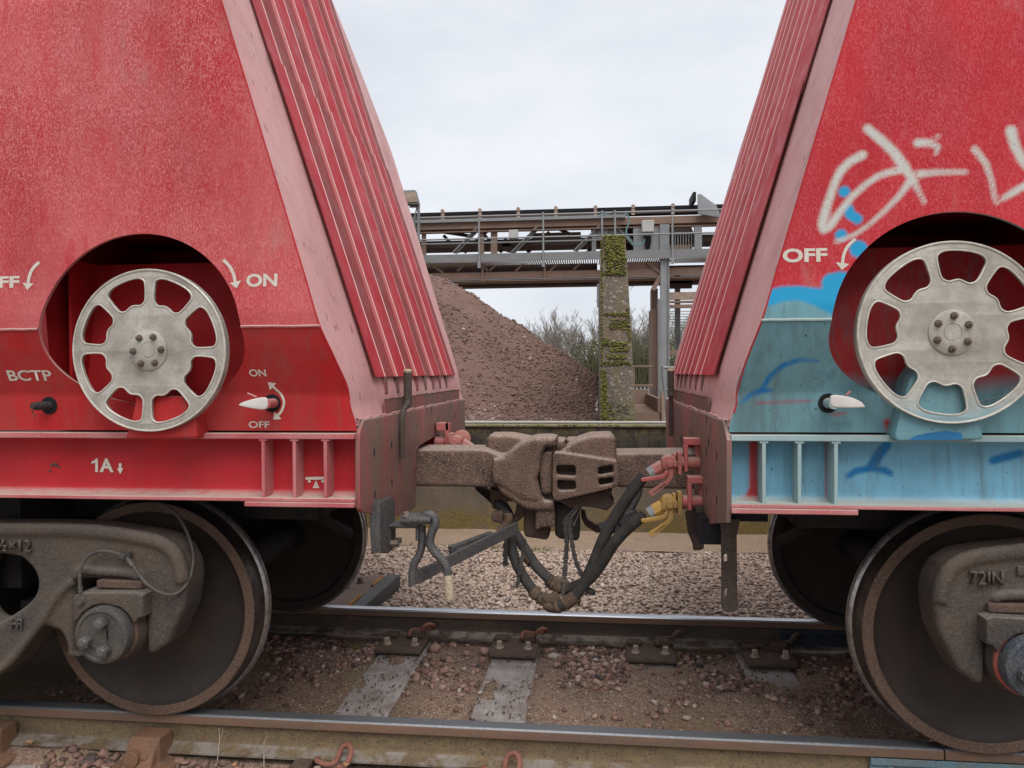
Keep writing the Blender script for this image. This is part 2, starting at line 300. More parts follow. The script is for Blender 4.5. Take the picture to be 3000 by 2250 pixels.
MT['yard'] = soil('yard_ground', (.20, .16, .13), (.16, .13, .11), (.24, .2, .17), (.3, .26, .22), .2, .01)
MT['bark'] = grime('tree_bark_grey', (.27, .24, .21), (.20, .17, .145), 1, None, 10, .5, .9, 0, 0)
MT['barkg'] = grime('tree_bark_mossy', (.23, .22, .14), (.19, .17, .12), 1, None, 10, .5, .9, 0, 0)
MT['ivy'] = grime('ivy_leaves', (.055, .075, .03), (.10, .11, .045), .6, (.03, .04, .02), 5, .5, .8, 0, 0)
MT['scrub'] = grime('scrub_twigs', (.13, .12, .07), (.10, .10, .05), .5, (.19, .165, .11), 4, .5, .9, 0, 0)
MT['shrubm'] = grime('shrub_leaves', (.15, .155, .07), (.10, .115, .05), .9, (.22, .20, .11), 5, .5, .8, 0, 0)
MT['grassm'] = grime('grass_blades', (.13, .17, .045), (.22, .20, .09), 9, None, 80, .5, .8, 0, 0)
MT['leafm'] = grime('dead_leaf', (.38, .21, .11), (.22, .13, .08), 40, None, 80, .5, .8, 0, 0)
# ---------------------------------------------------------------- mesh helpers
COL = scene.collection
def finish(name, me, mat, parent=None, smooth=35, bevel=0, bseg=2, remesh=0, sm=3):
    o = bpy.data.objects.new(name, me); COL.objects.link(o)
    if mat:
        me.materials.clear()
        for x in (mat if isinstance(mat, (list, tuple)) else [mat]): me.materials.append(MT[x] if isinstance(x, str) else x)
    if smooth:
        me.polygons.foreach_set('use_smooth', [True]*len(me.polygons))
        if not remesh: me.set_sharp_from_angle(angle=D2R(smooth))
    if remesh:
        r = o.modifiers.new('r', 'REMESH'); r.mode = 'VOXEL'; r.voxel_size = remesh; r.use_smooth_shade = True
        s = o.modifiers.new('s', 'SMOOTH'); s.iterations = sm; s.factor = .5
    if bevel:
        b = o.modifiers.new('b', 'BEVEL'); b.width = bevel; b.segments = bseg; b.limit_method = 'ANGLE'; b.angle_limit = D2R(40)
    if parent:
        o.parent = parent; o.matrix_parent_inverse = Matrix.Translation(-PLOC(parent))
    return o
def PLOC(p):
    v = Vector(p.location); q = p.parent
    return v if q is None or p.type != 'EMPTY' else v
def thing(name, loc, label, cat, group=None):
    o = bpy.data.objects.new(name, None); COL.objects.link(o); o.location = loc; o.empty_display_size = .1
    return tag(o, label, cat, group)
def tag(o, label=None, cat=None, group=None, kind=None):
    if label: o['label'] = label
    if cat: o['category'] = cat
    if group: o['group'] = group
    if kind: o['kind'] = kind
    return o
class MB:
    def __init__(s): s.v = []; s.f = []
    def add(s, vs, fs):
        k = len(s.v); s.v += [tuple(map(float, v)) for v in vs]; s.f += [tuple(k+i for i in f) for f in fs]; return s
    def box(s, x0, x1, y0, y1, z0, z1):
        x0, x1 = sorted((x0, x1)); y0, y1 = sorted((y0, y1)); z0, z1 = sorted((z0, z1))
        return s.add([(x0, y0, z0), (x1, y0, z0), (x1, y1, z0), (x0, y1, z0), (x0, y0, z1), (x1, y0, z1), (x1, y1, z1), (x0, y1, z1)],
                     [(0, 3, 2, 1), (4, 5, 6, 7), (0, 1, 5, 4), (1, 2, 6, 5), (2, 3, 7, 6), (3, 0, 4, 7)])
    def beam(s, p, q, w, h, up=(0, 0, 1)):
        p, q = Vector(p), Vector(q); d = (q-p).normalized(); a = d.cross(Vector(up)).normalized(); b = a.cross(d)
        vs = [c+a*i*w/2+b*j*h/2 for c in (p, q) for i, j in ((-1, -1), (1, -1), (1, 1), (-1, 1))]
        return s.add(vs, [(0, 1, 2, 3), (7, 6, 5, 4), (0, 4, 5, 1), (1, 5, 6, 2), (2, 6, 7, 3), (3, 7, 4, 0)])
    def tube(s, path, r, seg=10, caps=True):
        P = [Vector(p) for p in path]; n = len(P); rs = r if isinstance(r, (list, tuple)) else [r]*n
        up = None; k = len(s.v); vs = []
        for i, p in enumerate(P):
            d = ((P[min(i+1, n-1)]-P[max(i-1, 0)])).normalized()
            if up is None: up = d.orthogonal().normalized()
            else: up = (up-d*up.dot(d)).normalized()
            b = d.cross(up)
            for j in range(seg):
                a = 2*math.pi*j/seg; vs.append(p+(up*math.cos(a)+b*math.sin(a))*rs[i])
        fs = [(i*seg+j, i*seg+(j+1) % seg, (i+1)*seg+(j+1) % seg, (i+1)*seg+j) for i in range(n-1) for j in range(seg)]
        if caps: fs += [tuple(range(seg-1, -1, -1)), tuple((n-1)*seg+j for j in range(seg))]
        return s.add(vs, fs)
    def lathe(s, prof, o, axis='Y', seg=48, caps=(True, True)):
        """prof: (radius, along) revolved round a world axis through o"""
        vs = []
        for r, a in prof:
            for j in range(seg):
                t = 2*math.pi*j/seg; c, q = r*math.cos(t), r*math.sin(t)
                vs.append({'Y': (o[0]+c, o[1]+a, o[2]+q), 'X': (o[0]+a, o[1]+c, o[2]+q), 'Z': (o[0]+c, o[1]+q, o[2]+a)}[axis])
        n = len(prof)
        fs = [(i*seg+j, i*seg+(j+1) % seg, (i+1)*seg+(j+1) % seg, (i+1)*seg+j) for i in range(n-1) for j in range(seg)]
        if caps[0]: fs.append(tuple(range(seg-1, -1, -1)))
        if caps[1]: fs.append(tuple((n-1)*seg+j for j in range(seg)))
        return s.add(vs, fs)
    def prism(s, poly, a0, a1, plane='XZ'):
        n = len(poly)
        g = {'XZ': lambda p, a: (p[0], a, p[1]), 'YZ': lambda p, a: (a, p[0], p[1]), 'XY': lambda p, a: (p[0], p[1], a)}[plane]
        return s.add([g(p, a0) for p in poly]+[g(p, a1) for p in poly],
                     [tuple(range(n)), tuple(range(2*n-1, n-1, -1))]+[(i, (i+1) % n, n+(i+1) % n, n+i) for i in range(n)])
    def hexbolt(s, o, r, h, axis='Y', sgn=-1, sides=6, rot=0):
        vs = []
        for k in (0, 1):
            for j in range(sides):
                t = 2*math.pi*j/sides+rot; c, q = r*math.cos(t), r*math.sin(t); a = sgn*h*k
                vs.append({'Y': (o[0]+c, o[1]+a, o[2]+q), 'X': (o[0]+a, o[1]+c, o[2]+q), 'Z': (o[0]+c, o[1]+q, o[2]+a)}[axis])
        return s.add(vs, [tuple(range(sides)), tuple(range(2*sides-1, sides-1, -1))]+[(i, (i+1) % sides, sides+(i+1) % sides, sides+i) for i in range(sides)])
    def mesh(s, name):
        me = bpy.data.meshes.new(name); me.from_pydata(s.v, [], s.f)
        bm = bmesh.new(); bm.from_mesh(me); bmesh.ops.recalc_face_normals(bm, faces=bm.faces); bm.to_mesh(me); bm.free(); return me
    def build(s, name, mat, parent=None, **k): return finish(name, s.mesh(name), mat, parent, **k)
def smoothpath(P, n=6):
    P = [Vector(p) for p in P]; out = []
    for i in range(len(P)-1):
        a, b, c, d = P[max(i-1, 0)], P[i], P[i+1], P[min(i+2, len(P)-1)]
        for k in range(n):
            t = k/n; out.append(.5*((2*b)+(c-a)*t+(2*a-5*b+4*c-d)*t*t+(3*b-a-3*c+d)*t**3))
    return out+[P[-1]]
def smoothloop(P, n=5):
    out = []; m = len(P)
    for i in range(m):
        a, b, c, d = (np.array(P[(i+k-1) % m], float) for k in range(4))
        for k in range(n):
            t = k/n; out.append(tuple(.5*((2*b)+(c-a)*t+(2*a-5*b+4*c-d)*t*t+(3*b-a-3*c+d)*t**3)))
    return out
def platemesh(loops, a0, a1, bevel=0., plane='XZ', res=2):
    """solid cut from 2-D loops (first = outline, rest = holes) between a0 and a1 with rounded edges"""
    cu = bpy.data.curves.new('c', 'CURVE'); cu.dimensions = '2D'; cu.fill_mode = 'BOTH'
    for lp in loops:
        sp = cu.splines.new('POLY'); sp.points.add(len(lp)-1); sp.use_cyclic_u = True
        for p, c in zip(sp.points, lp): p.co = (c[0], c[1], 0, 1)
    cu.extrude = max(abs(a1-a0)/2-bevel, .0001); cu.bevel_depth = bevel; cu.bevel_resolution = res; cu.offset = -bevel
    o = bpy.data.objects.new('c', cu); COL.objects.link(o)
    me = bpy.data.meshes.new_from_object(o.evaluated_get(bpy.context.evaluated_depsgraph_get()))
    bpy.data.objects.remove(o); bpy.data.curves.remove(cu)
    mid = (a0+a1)/2; n = len(me.vertices); co = np.empty(n*3); me.vertices.foreach_get('co', co); co = co.reshape(-1, 3)
    out = np.stack([co[:, 0], mid-co[:, 2], co[:, 1]], 1) if plane == 'XZ' else np.stack([mid+co[:, 2], co[:, 0], co[:, 1]], 1)
    me.vertices.foreach_set('co', out.ravel()); me.update()
    bm = bmesh.new(); bm.from_mesh(me); bmesh.ops.remove_doubles(bm, verts=bm.verts, dist=1e-5); bmesh.ops.recalc_face_normals(bm, faces=bm.faces); bm.to_mesh(me); bm.free()
    return me
def plate(name, loops, a0, a1, mat, parent=None, bevel=.004, plane='XZ', **k):
    return finish(name, platemesh(loops, a0, a1, bevel, plane), mat, parent, **k)
def joinm(name, meshes):
    bm = bmesh.new()
    for m in meshes: bm.from_mesh(m)
    me = bpy.data.meshes.new(name); bm.to_mesh(me); bm.free(); return me
def npmesh(name, V, Fq, attrs=None):
    me = bpy.data.meshes.new(name); V = np.asarray(V, np.float32); Fq = np.asarray(Fq, np.int32); k = Fq.shape[1]
    me.vertices.add(len(V)); me.vertices.foreach_set('co', V.ravel())
    me.loops.add(Fq.size); me.loops.foreach_set('vertex_index', Fq.ravel())
    me.polygons.add(len(Fq)); me.polygons.foreach_set('loop_start', np.arange(0, Fq.size, k, dtype=np.int32)); me.polygons.foreach_set('loop_total', np.full(len(Fq), k, np.int32))
    me.update(calc_edges=True)
    for nm, a in (attrs or {}).items():
        at_ = me.attributes.new(nm, 'FLOAT', 'POINT'); at_.data.foreach_set('value', np.asarray(a, np.float32))
    return me
_ph = (1+5**.5)/2
ICO = np.array([(-1, _ph, 0), (1, _ph, 0), (-1, -_ph, 0), (1, -_ph, 0), (0, -1, _ph), (0, 1, _ph), (0, -1, -_ph), (0, 1, -_ph), (_ph, 0, -1), (_ph, 0, 1), (-_ph, 0, -1), (-_ph, 0, 1)])/1.902
ICF = np.array([(0, 11, 5), (0, 5, 1), (0, 1, 7), (0, 7, 10), (0, 10, 11), (1, 5, 9), (5, 11, 4), (11, 10, 2), (10, 7, 6), (7, 1, 8), (3, 9, 4), (3, 4, 2), (3, 2, 6), (3, 6, 8), (3, 8, 9), (4, 9, 5), (2, 4, 11), (6, 2, 10), (8, 6, 7), (9, 8, 1)])
def stones(name, P, S, mat, parent=None, flatn=.6, jit=.36, tint=None, smooth=0):
    n = len(P); P = np.asarray(P); S = np.asarray(S)
    V = ICO[None]*(1+RNG.uniform(-jit, jit, (n, 12, 3)))
    V = V*np.stack([RNG.uniform(.75, 1.25, n), RNG.uniform(.6, 1., n), RNG.uniform(flatn*.7, flatn*1.3, n)], 1)[:, None, :]
    a = RNG.uniform(0, 6.28, n); tl = RNG.uniform(-.5, .5, n)
    ca, sa, ct, s_ = np.cos(a)[:, None], np.sin(a)[:, None], np.cos(tl)[:, None], np.sin(tl)[:, None]
    y2 = V[..., 1]*ct-V[..., 2]*s_; z2 = V[..., 1]*s_+V[..., 2]*ct
    x3 = V[..., 0]*ca-y2*sa; y3 = V[..., 0]*sa+y2*ca
    W = np.stack([x3, y3, z2], -1)*S[:, None, None]+P[:, None, :]
    F_ = (ICF[None]+np.arange(n)[:, None, None]*12).reshape(-1, 3)
    t = RNG.uniform(0, 1, n) if tint is None else tint
    return finish(name, npmesh(name, W.reshape(-1, 3), F_, {'tint': np.repeat(t, 12)}), mat, parent, smooth=smooth)
# ================================================================ ground and track
def vnoise(x, y, s, seed=0):
    """cheap smooth value noise on arrays"""
    r = np.random.default_rng(seed); G = r.uniform(-1, 1, (64, 64)); X, Y = x*s, y*s
    i, j = np.floor(X).astype(int), np.floor(Y).astype(int); fx, fy = X-i, Y-j; fx = fx*fx*(3-2*fx); fy = fy*fy*(3-2*fy)
    g = lambda a, b: G[a % 64, b % 64]
    return (g(i, j)*(1-fx)+g(i+1, j)*fx)*(1-fy)+(g(i, j+1)*(1-fx)+g(i+1, j+1)*fx)*fy
def fbm(x, y, s, o=4, seed=0): return sum(vnoise(x, y, s*2**k, seed+k)*.5**k for k in range(o))
def gridsheet(name, x0, x1, y0, y1, h, fz, mat, **k):
    xs = np.arange(x0, x1+h/2, h); ys = np.arange(y0, y1+h/2, h); X, Y = np.meshgrid(xs, ys, indexing='ij')
    Z = fz(X, Y); n, m = X.shape; idx = np.arange(n*m).reshape(n, m)
    F_ = np.stack([idx[:-1, :-1], idx[1:, :-1], idx[1:, 1:], idx[:-1, 1:]], -1).reshape(-1, 4)
    o = finish(name, npmesh(name, np.stack([X, Y, Z], -1).reshape(-1, 3), F_), mat, smooth=180)
    return tag(o, **k)
b = MB(); b.add([(-600, -200, -.34), (600, -200, -.34), (600, 900, -.34), (-600, 900, -.34)], [(0, 1, 2, 3)])
tag(b.build('ground', 'yard'), kind='structure')
HC = (.80, .72)
def bedz(X, Y):
    z = -.187+.012*fbm(X, Y, 2.2, 5, 3)+.004*fbm(X, Y, 18, 3, 5)
    z = z+.085*np.exp(-(((X-HC[0]-.05)/.40)**2+((Y-HC[1]+.12)/.22)**2))*(1+.25*fbm(X, Y, 9, 3, 8))
    z = z+.02*np.exp(-(((X+.1)/.5)**2+((Y-.75)/.3)**2))
    z = z+np.where(X < -1.3, .02*np.clip((-1.3-X), 0, 1), 0)
    for c_, y0_ in ((-1.155, .30), (-.478, .26), (.95, 1.04), (.305, 1.12)): z = z-.034*np.clip((.15-np.abs(X-c_))/.012, 0, 1)*np.clip((Y-y0_-.12*fbm(X, Y, 5, 3, 15))/.05, 0, 1)*(Y < 1.4)*np.clip(1.25+1.2*fbm(X, Y, 7, 3, 14), 0, 1)
    z = np.where(Y > 1.28, z-.012, z)
    near = np.clip((-.08-Y)/.12, 0, 1); z = z-near*(.075+.02*fbm(X, Y, 6, 3, 12))
    return z
tag(gridsheet('trackbed', -7, 6, -1.6, 1.72, .028, bedz, 'bed'), kind='structure')
def gravz(X, Y): return -.175+.018*fbm(X, Y, 1.6, 4, 21)+np.where(Y < 1.75, -.02, 0)
tag(gridsheet('gravel_bed', -7, 7, 1.62, 3.92, .05, gravz, 'gravelbase'), kind='structure')
tag(gridsheet('path', -9, 9, 3.9, 4.9, .06, lambda X, Y: -.172+.01*fbm(X, Y, 2, 4, 9), 'pathm'), kind='structure')
# far gravel: loose chippings, too many to count
n = 26000; px = RNG.uniform(-3.2, 2.6, n); py = RNG.uniform(1.63, 3.93, n)
edge = 3.84+.05*fbm(px, py, 2, 3, 31); ok = py < edge
ok &= ~((px > -2.3) & (px < -1.50) & (py < 2.62))
px, py = px[ok], py[ok]; sz = RNG.uniform(.008, .0195, len(px))*(1+.35*(RNG.random(len(px)) < .06))
tag(stones('gravel', np.stack([px, py, gravz(px, py)+sz*RNG.uniform(.1, .9, len(px))], 1), sz, 'gravel', tint=np.clip(RNG.beta(2.2, 2, len(px)), 0, 1)*.9+.1*(RNG.random(len(px)) < .5)), kind='stuff')
# red-brown ballast and grit between the rails
def scatter(n, x0, x1, y0, y1, s0, s1, dens=None):
    x = RNG.uniform(x0, x1, n); y = RNG.uniform(y0, y1, n)
    if dens is not None: k = RNG.random(n) < dens(x, y); x, y = x[k], y[k]
    s = s0+(s1-s0)*RNG.random(len(x))**2.4; return x, y, s
SLX = [-2.52, -1.84, -1.155, -.478, .305, .95, 1.64, 2.33]
def onslp(x, y, vis): return np.any([(np.abs(x-c) < .145) & v(y) for c, v in vis], 0)
def bare(x, y):
    s = np.zeros(len(x), bool)
    for c, y0 in ((-1.155, .30), (-.478, .26), (.95, 1.04), (.305, 1.12)): s |= (np.abs(x-c) < .145) & (y > y0) & (y < 1.36)
    return s
def dn(x, y): return np.where(bare(x, y), .03, np.clip((y-.45)*1.5, .12, 1)*np.clip(.55+fbm(x, y, 3, 3, 41), .05, 1))
x, y, s = scatter(24000, -2.8, 2.4, .06, 1.46, .005, .026, dn)
tag(stones('ballast', np.stack([x, y, bedz(x, y)+s*.35], 1), s, 'redstone'), kind='stuff')
x, y, s = scatter(22000, -2.6, 2.3, .05, 1.3, .0025, .007, lambda x, y: np.where(bare(x, y), .22, 1.))
tag(stones('grit', np.stack([x, y, bedz(x, y)+s*.5], 1), s, 'redstone', tint=RNG.random(len(x))**.6), kind='stuff')
n = 1500; cx_ = RNG.choice([-1.155, -.478, .95, .305], n, p=[.38, .38, .16, .08]); x = cx_+RNG.uniform(-.13, .13, n); y = RNG.uniform(.3, 1.36, n); y = np.where(cx_ > 0, RNG.uniform(1.0, 1.3, n), y)
k = fbm(x, y, 8, 3, 101) > -.15; x, y = x[k], y[k]; s = .0015+.007*RNG.random(len(x))**3
tag(stones('crumbs', np.stack([x, y, -.188+s*.3], 1), s, 'crumb'), kind='stuff')
x, y, s = scatter(5200, -2.4, 1.6, -.62, -.08, .007, .032)
tag(stones('loose_stones', np.stack([x, y, bedz(x, y)+s*.4], 1), s, 'redstone', tint=RNG.random(len(x))*.55), kind='stuff')
def rock(xy, s, tint, label):
    z = bedz(np.array([xy[0]]), np.array([xy[1]]))[0]
    o = stones('rock', [(xy[0], xy[1], z+s*.45)], [s], 'redstone', tint=np.array([tint]), jit=.18); tag(o, label, 'rock', 'larger rocks between the rails'); return o
for (sx, sy), s, tn, lb in [((1273, 1893), .042, .66, 'flat pinkish rock just right of the leftmost rail chair'), ((1368, 1909), .032, .62, 'squarish red rock left of the second rail chair'),
                            ((1418, 1902), .042, .72, 'wedge shaped pink rock touching the second rail chair'), ((1622, 1922), .034, 1., 'pale grey rock right of the second rail chair'),
                            ((1715, 1946), .032, .80, 'dusty pink rock in the ballast between second and third rail chairs')]:
    p = at(sx, sy, Z=-.17); rock((p[0], p[1]), s, tn, lb)
# sleepers
SLAB = ['grey sleeper at the far left under the wagon', 'grey sleeper left of the wide bare one, mostly under the left wheel', 'bare grey sleeper slanting down left of the middle one', 'bare grey sleeper in the middle with black crumbs on it',
        'sleeper mostly buried in grit with one pale corner showing', 'sleeper behind the sand heap next to the right wheel', 'sleeper under the right hand wheel', 'sleeper at the far right under the wagon']
sl0 = None
for i, xc in enumerate(SLX):
    if sl0 is None:
        r0 = thing('sleeper', (xc, .75, -.3), SLAB[i], 'sleeper', 'sleepers under the rails')
        bb = MB(); ztop = -.190
        bb.add([(xc-.15, -.42, -.32), (xc+.15, -.42, -.32), (xc+.15, 1.92, -.32), (xc-.15, 1.92, -.32), (xc-.135, -.42, ztop-.01), (xc+.135, -.42, ztop-.01), (xc+.135, 1.92, ztop), (xc-.135, 1.92, ztop)],
               [(0, 3, 2, 1), (4, 5, 6, 7), (0, 1, 5, 4), (1, 2, 6, 5), (2, 3, 7, 6), (3, 0, 4, 7)])
        sl0 = (r0, bb.build('slab', 'sleeper', r0, bevel=.008))
    else:
        r0 = sl0[0].copy(); COL.objects.link(r0); r0.location.x = xc; r0['label'] = SLAB[i]
        c = sl0[1].copy(); COL.objects.link(c); c.parent = r0; c.matrix_parent_inverse = sl0[1].matrix_parent_inverse.copy()
# rails
def railprof(yc):
    h = [(-.035, -.008), (-.027, 0), (.027, 0), (.035, -.008), (.035, -.042), (.011, -.054), (.010, -.115), (.022, -.134), (.07, -.146), (.07, -.158)]
    return [(yc+a, z) for a, z in h]+[(yc-.07, -.158), (yc-.07, -.146), (yc-.022, -.134), (yc-.010, -.115), (yc-.011, -.054), (yc-.035, -.042)]
def rail(yc, x0, x1, mat, label):
    bb = MB(); bb.prism(railprof(yc), x0, x1, 'YZ')
    return tag(bb.build('rail', mat, None, smooth=50, bevel=.0015, bseg=2), label, 'rail', 'rails of the track')
JX = at(2768, 2200, Y=-.035)[0]
rail(0., -9, JX-.003, 'rail_near', 'rusty yellow-brown rail nearest the viewer under the left wheel')
rail(0., JX+.003, 9, 'rail_near', 'rusty rail end nearest the viewer under the right wheel, past the joint')
rail(1.505, -9, 9, 'rail_far', 'far rail with a bright shiny top in front of the gravel')
# fishplates at the joint
def fishplate(yc, side, x0, x1, label):
    r = thing('fishplate', ((x0+x1)/2, yc, -.1), label, 'fishplate', 'blue fishplates bolted across the rail joint')
    mt = 'fishdark' if yc > 1 else 'fishblue'; bb = MB(); f = yc+side*.012; g = yc+side*.034
    bb.prism([(f, -.052), (g, -.048), (g, -.075), (yc+side*.024, -.085), (yc+side*.024, -.112), (yc+side*.05, -.138), (f, -.134)], x0, x1, 'YZ')
    bb.build('plate', mt, r, bevel=.002)
    for k in range(4):
        xx = x0+(x1-x0)*(.12+.25*k); c = MB(); c.hexbolt((xx, yc+side*.024, -.098), .021, .026, 'Y', side, 4 if k % 2 else 6, .78); c.build('bolt', mt, r, bevel=.002)
fishplate(0., -1, at(2556, 2230, Y=-.05)[0], at(2556, 2230, Y=-.05)[0]+.62, 'blue painted fishplate on the near rail under the right wheel')
fishplate(1.505, -1, at(2290, 1870, Y=1.46)[0], at(2290, 1870, Y=1.46)[0]+.60, 'dim blue fishplate on the far rail beside the right wheel')
# far-rail chairs: baseplate, two square-headed bolts, spring clip
def clip_mesh(xc, y, z, s=1., side=-1, tilt=0.):
    P = [(-.062, .03, -.004), (-.060, -.002, .012), (-.045, -.022, .014), (-.012, -.026, .008), (.012, -.010, .010), (.012, .022, .018), (.022, .034, .040), (.044, .030, .052), (.062, .012, .044), (.064, -.016, .026), (.052, -.034, .012), (.030, -.036, .004)]
    c, q = math.cos(tilt), math.sin(tilt)
    pts = [(xc+s*(a*c-h*q), y-side*b_*s, z+s*(h*c+a*q)) for a, b_, h in P]
    bb = MB(); bb.tube(smoothpath(pts, 5), .0095*s, 10); return bb
CHL = ['rusty rail chair with a curled red clip at the left, beside the far wheel', 'rusty rail chair with a red clip in the middle of the far rail', 'dark rail chair with a bent clip above the buried sleeper', 'dark rail chair with a loose clip near the sand heap']
for i, (xc, mt) in enumerate(((-1.165, 'chair'), (-.485, 'chair'), (.31, 'chair'), (.98, 'chair'))):
    r = thing('rail_chair', (xc, 1.36, -.17), CHL[i], 'rail chair', 'chairs holding the far rail')
    bb = MB(); y0 = 1.205; zt = -.150
    bb.prism([(y0, -.178), (y0, zt-.012), (y0+.02, zt), (1.405, zt), (1.44, zt+.012), (1.44, -.178)], xc-.14, xc+.14, 'YZ'); bb.build('baseplate', mt, r, bevel=.006)
    bb = MB(); bb.box(xc-.13, xc-.045, 1.39, 1.45, zt, zt+.03); bb.build('lug', mt, r, bevel=.010); bb = MB(); bb.box(xc+.03, xc+.12, 1.39, 1.45, zt, zt+.045); bb.build('lug', mt, r, bevel=.010)
    for k, dx in enumerate((-.085, .085)):
        c = MB(); c.lathe([(.026, 0), (.026, .008), (.019, .014), (.015, .016)], (xc+dx, 1.285, zt), 'Z', 14); c.box(xc+dx-.014, xc+dx+.014, 1.271, 1.299, zt+.014, zt+.042)
        c.build('bolt', 'boltlight', r, bevel=.002)
    clip_mesh(xc+.10+.01*i, 1.405, zt+.035, 1.15, 1, (.1, .0, .12, .3)[i]).build('clip', 'clip' if i < 2 else 'chair', r)
# near-rail clips and chairs (outer side, at the bottom edge of the picture)
for i, (sx, sy, lb) in enumerate(((970, 2222, 'pink-red spring clip on the near rail foot, left of centre'), (1465, 2240, 'pink-red spring clip on the near rail foot at the bottom centre'))):
    p = at(sx, sy, Y=-.12); r = thing('rail_clip', (p[0], -.12, -.15), lb, 'clip', 'clips on the near rail')
    clip_mesh(p[0], -.095, -.148, 1.18, -1).build('spring', 'clip', r)
    bb = MB(); bb.lathe([(.026, -.05), (.026, .05)], (p[0]-.0, -.105, -.165), 'X', 16); bb.box(p[0]-.17, p[0]-.09, -.19, -.075, -.19, -.142); bb.build('housing', 'chair', r, bevel=.008)
    bb = MB(); bb.box(p[0]-.06, p[0]-.035, -.17, -.145, -.19, -.135); bb.build('bolt', 'boltlight', r, bevel=.002)
def big_chair(xc, label, sc=1.):
    r = thing('cast_chair', (xc, -.13, -.2), label, 'rail chair', 'cast chairs on the near rail')
    b0 = MB(); b0.box(xc-.13, xc+.13, -.30, -.02, -.215, -.175); b0.box(xc-.065, xc+.065, -.13, -.03, -.19, -.062)
    b0.prism([(-.20, -.19), (-.125, -.065), (-.04, -.065), (-.04, -.19)], xc-.075, xc+.055, 'YZ')
    b0.build('jaw', 'chairrust', r, remesh=.006, sm=3)
    c = MB(); c.lathe([(.030, 0), (.030, .02), (.018, .024), (.018, .06), (.010, .065)], (xc-.035, -.155, -.135), 'X', 16); c.lathe([(.034, -.02), (.034, .004)], (xc-.03, -.17, -.130), 'Y', 16); c.build('bolt', 'chairrust', r, bevel=.002)
    for dx in (-.10, .085):
        c = MB(); c.box(xc+dx-.016, xc+dx+.016, -.27, -.238, -.18, -.135); c.build('screw', 'boltlight', r, bevel=.003)
big_chair(at(425, 2180, Y=-.13)[0], 'orange rusty cast chair clamping the near rail below the left wheel')
big_chair(at(-40, 2180, Y=-.13)[0], 'orange rusty cast chair at the bottom left corner of the photo')
# rusty plate and bar beside the far rail on the left
r = thing('steel_plate', (-1.8, 2.1, -.12), 'rusty brown steel plate with two bolts beside the far rail', 'steel plate')
b = MB(); b.box(-2.35, -1.64, 1.66, 2.62, -.155, -.10); b.build('plate', 'wood', r, bevel=.006)
b = MB(); b.add([(-1.64, 1.68, -.19), (-1.555, 1.68, -.19), (-1.51, 2.60, -.19), (-1.62, 2.60, -.19), (-1.64, 1.68, -.085), (-1.555, 1.68, -.085), (-1.51, 2.60, -.085), (-1.62, 2.60, -.085)],
                [(0, 3, 2, 1), (4, 5, 6, 7), (0, 1, 5, 4), (1, 2, 6, 5), (2, 3, 7, 6), (3, 0, 4, 7)]); b.build('bar', 'lever', r, bevel=.005)
b = MB(); b.tube(smoothpath([(-1.665, 1.70, -.095), (-1.66, 1.9, -.09), (-1.655, 2.05, -.096)], 4), .012, 6); b.build('flaked_rust', 'orange', r); b = MB(); b.tube(smoothpath([(-1.645, 2.3, -.094), (-1.635, 2.45, -.09), (-1.63, 2.57, -.095)], 4), .012, 6); b.build('flaked_rust', 'orange', r)
for xx, yy in ((-1.83, 2.26), (-1.77, 2.40)):
    b = MB(); b.hexbolt((xx, yy, -.10), .028, .010, 'Z', 1, 16); b.hexbolt((xx, yy, -.092), .02, .032, 'Z', 1, 6); b.build('bolt', 'boltrust', r, bevel=.002)
# weeds, dry stalks, leaves
def grass(x, y, n, h, mat, label, spread=.05):
    bb = MB()
    for k in range(n):
        a = random.uniform(0, 6.28); rr = random.uniform(0, spread); q = (x+rr*math.cos(a), y+rr*math.sin(a)); z = float(bedz(np.array([q[0]]), np.array([q[1]]))[0]) if y < 1.6 else -.17
        hh = h*random.uniform(.5, 1.1); d = (random.uniform(-.5, .5)*hh, random.uniform(-.5, .5)*hh)
        bb.tube([(q[0], q[1], z-.005), (q[0]+d[0]*.4, q[1]+d[1]*.4, z+hh*.6), (q[0]+d[0], q[1]+d[1], z+hh)], [.0016, .0013, .0004], 4, False)
    return tag(bb.build('grass_tuft', mat, None, smooth=0), label, 'grass', 'tufts of grass by the track')
grass(-1.46, 1.30, 60, .05, 'grassm', 'small green grass tuft beside the far rail left of the first chair')
grass(.47, 1.28, 40, .035, 'grassm', 'tiny green grass tuft right of the third rail chair', .03)
p = at(60, 2240, Y=-.30); grass(p[0], -.28, 26, .085, 'grassm', 'thin grass tuft at the bottom left corner below the near rail', .05)
for (sx, w, lb) in ((-1390, 1.2, 'sparse green grass at the gravel edge on the left'), (-900, 1.0, 'sparse green grass at the gravel edge behind the steel lever')):
    x0 = sx/1000; bb = MB()
    for k in range(420):
        xx = x0+random.uniform(-.5, .5)*w; yy = 3.82+random.gauss(0, .07); hh = random.uniform(.012, .035)
        bb.tube([(xx, yy, -.175), (xx+random.uniform(-.02, .02), yy, -.165+hh)], [.0025, .0006], 3, False)
    tag(bb.build('grass_tuft', 'grassm', None, smooth=0), lb, 'grass', 'tufts of grass by the track')
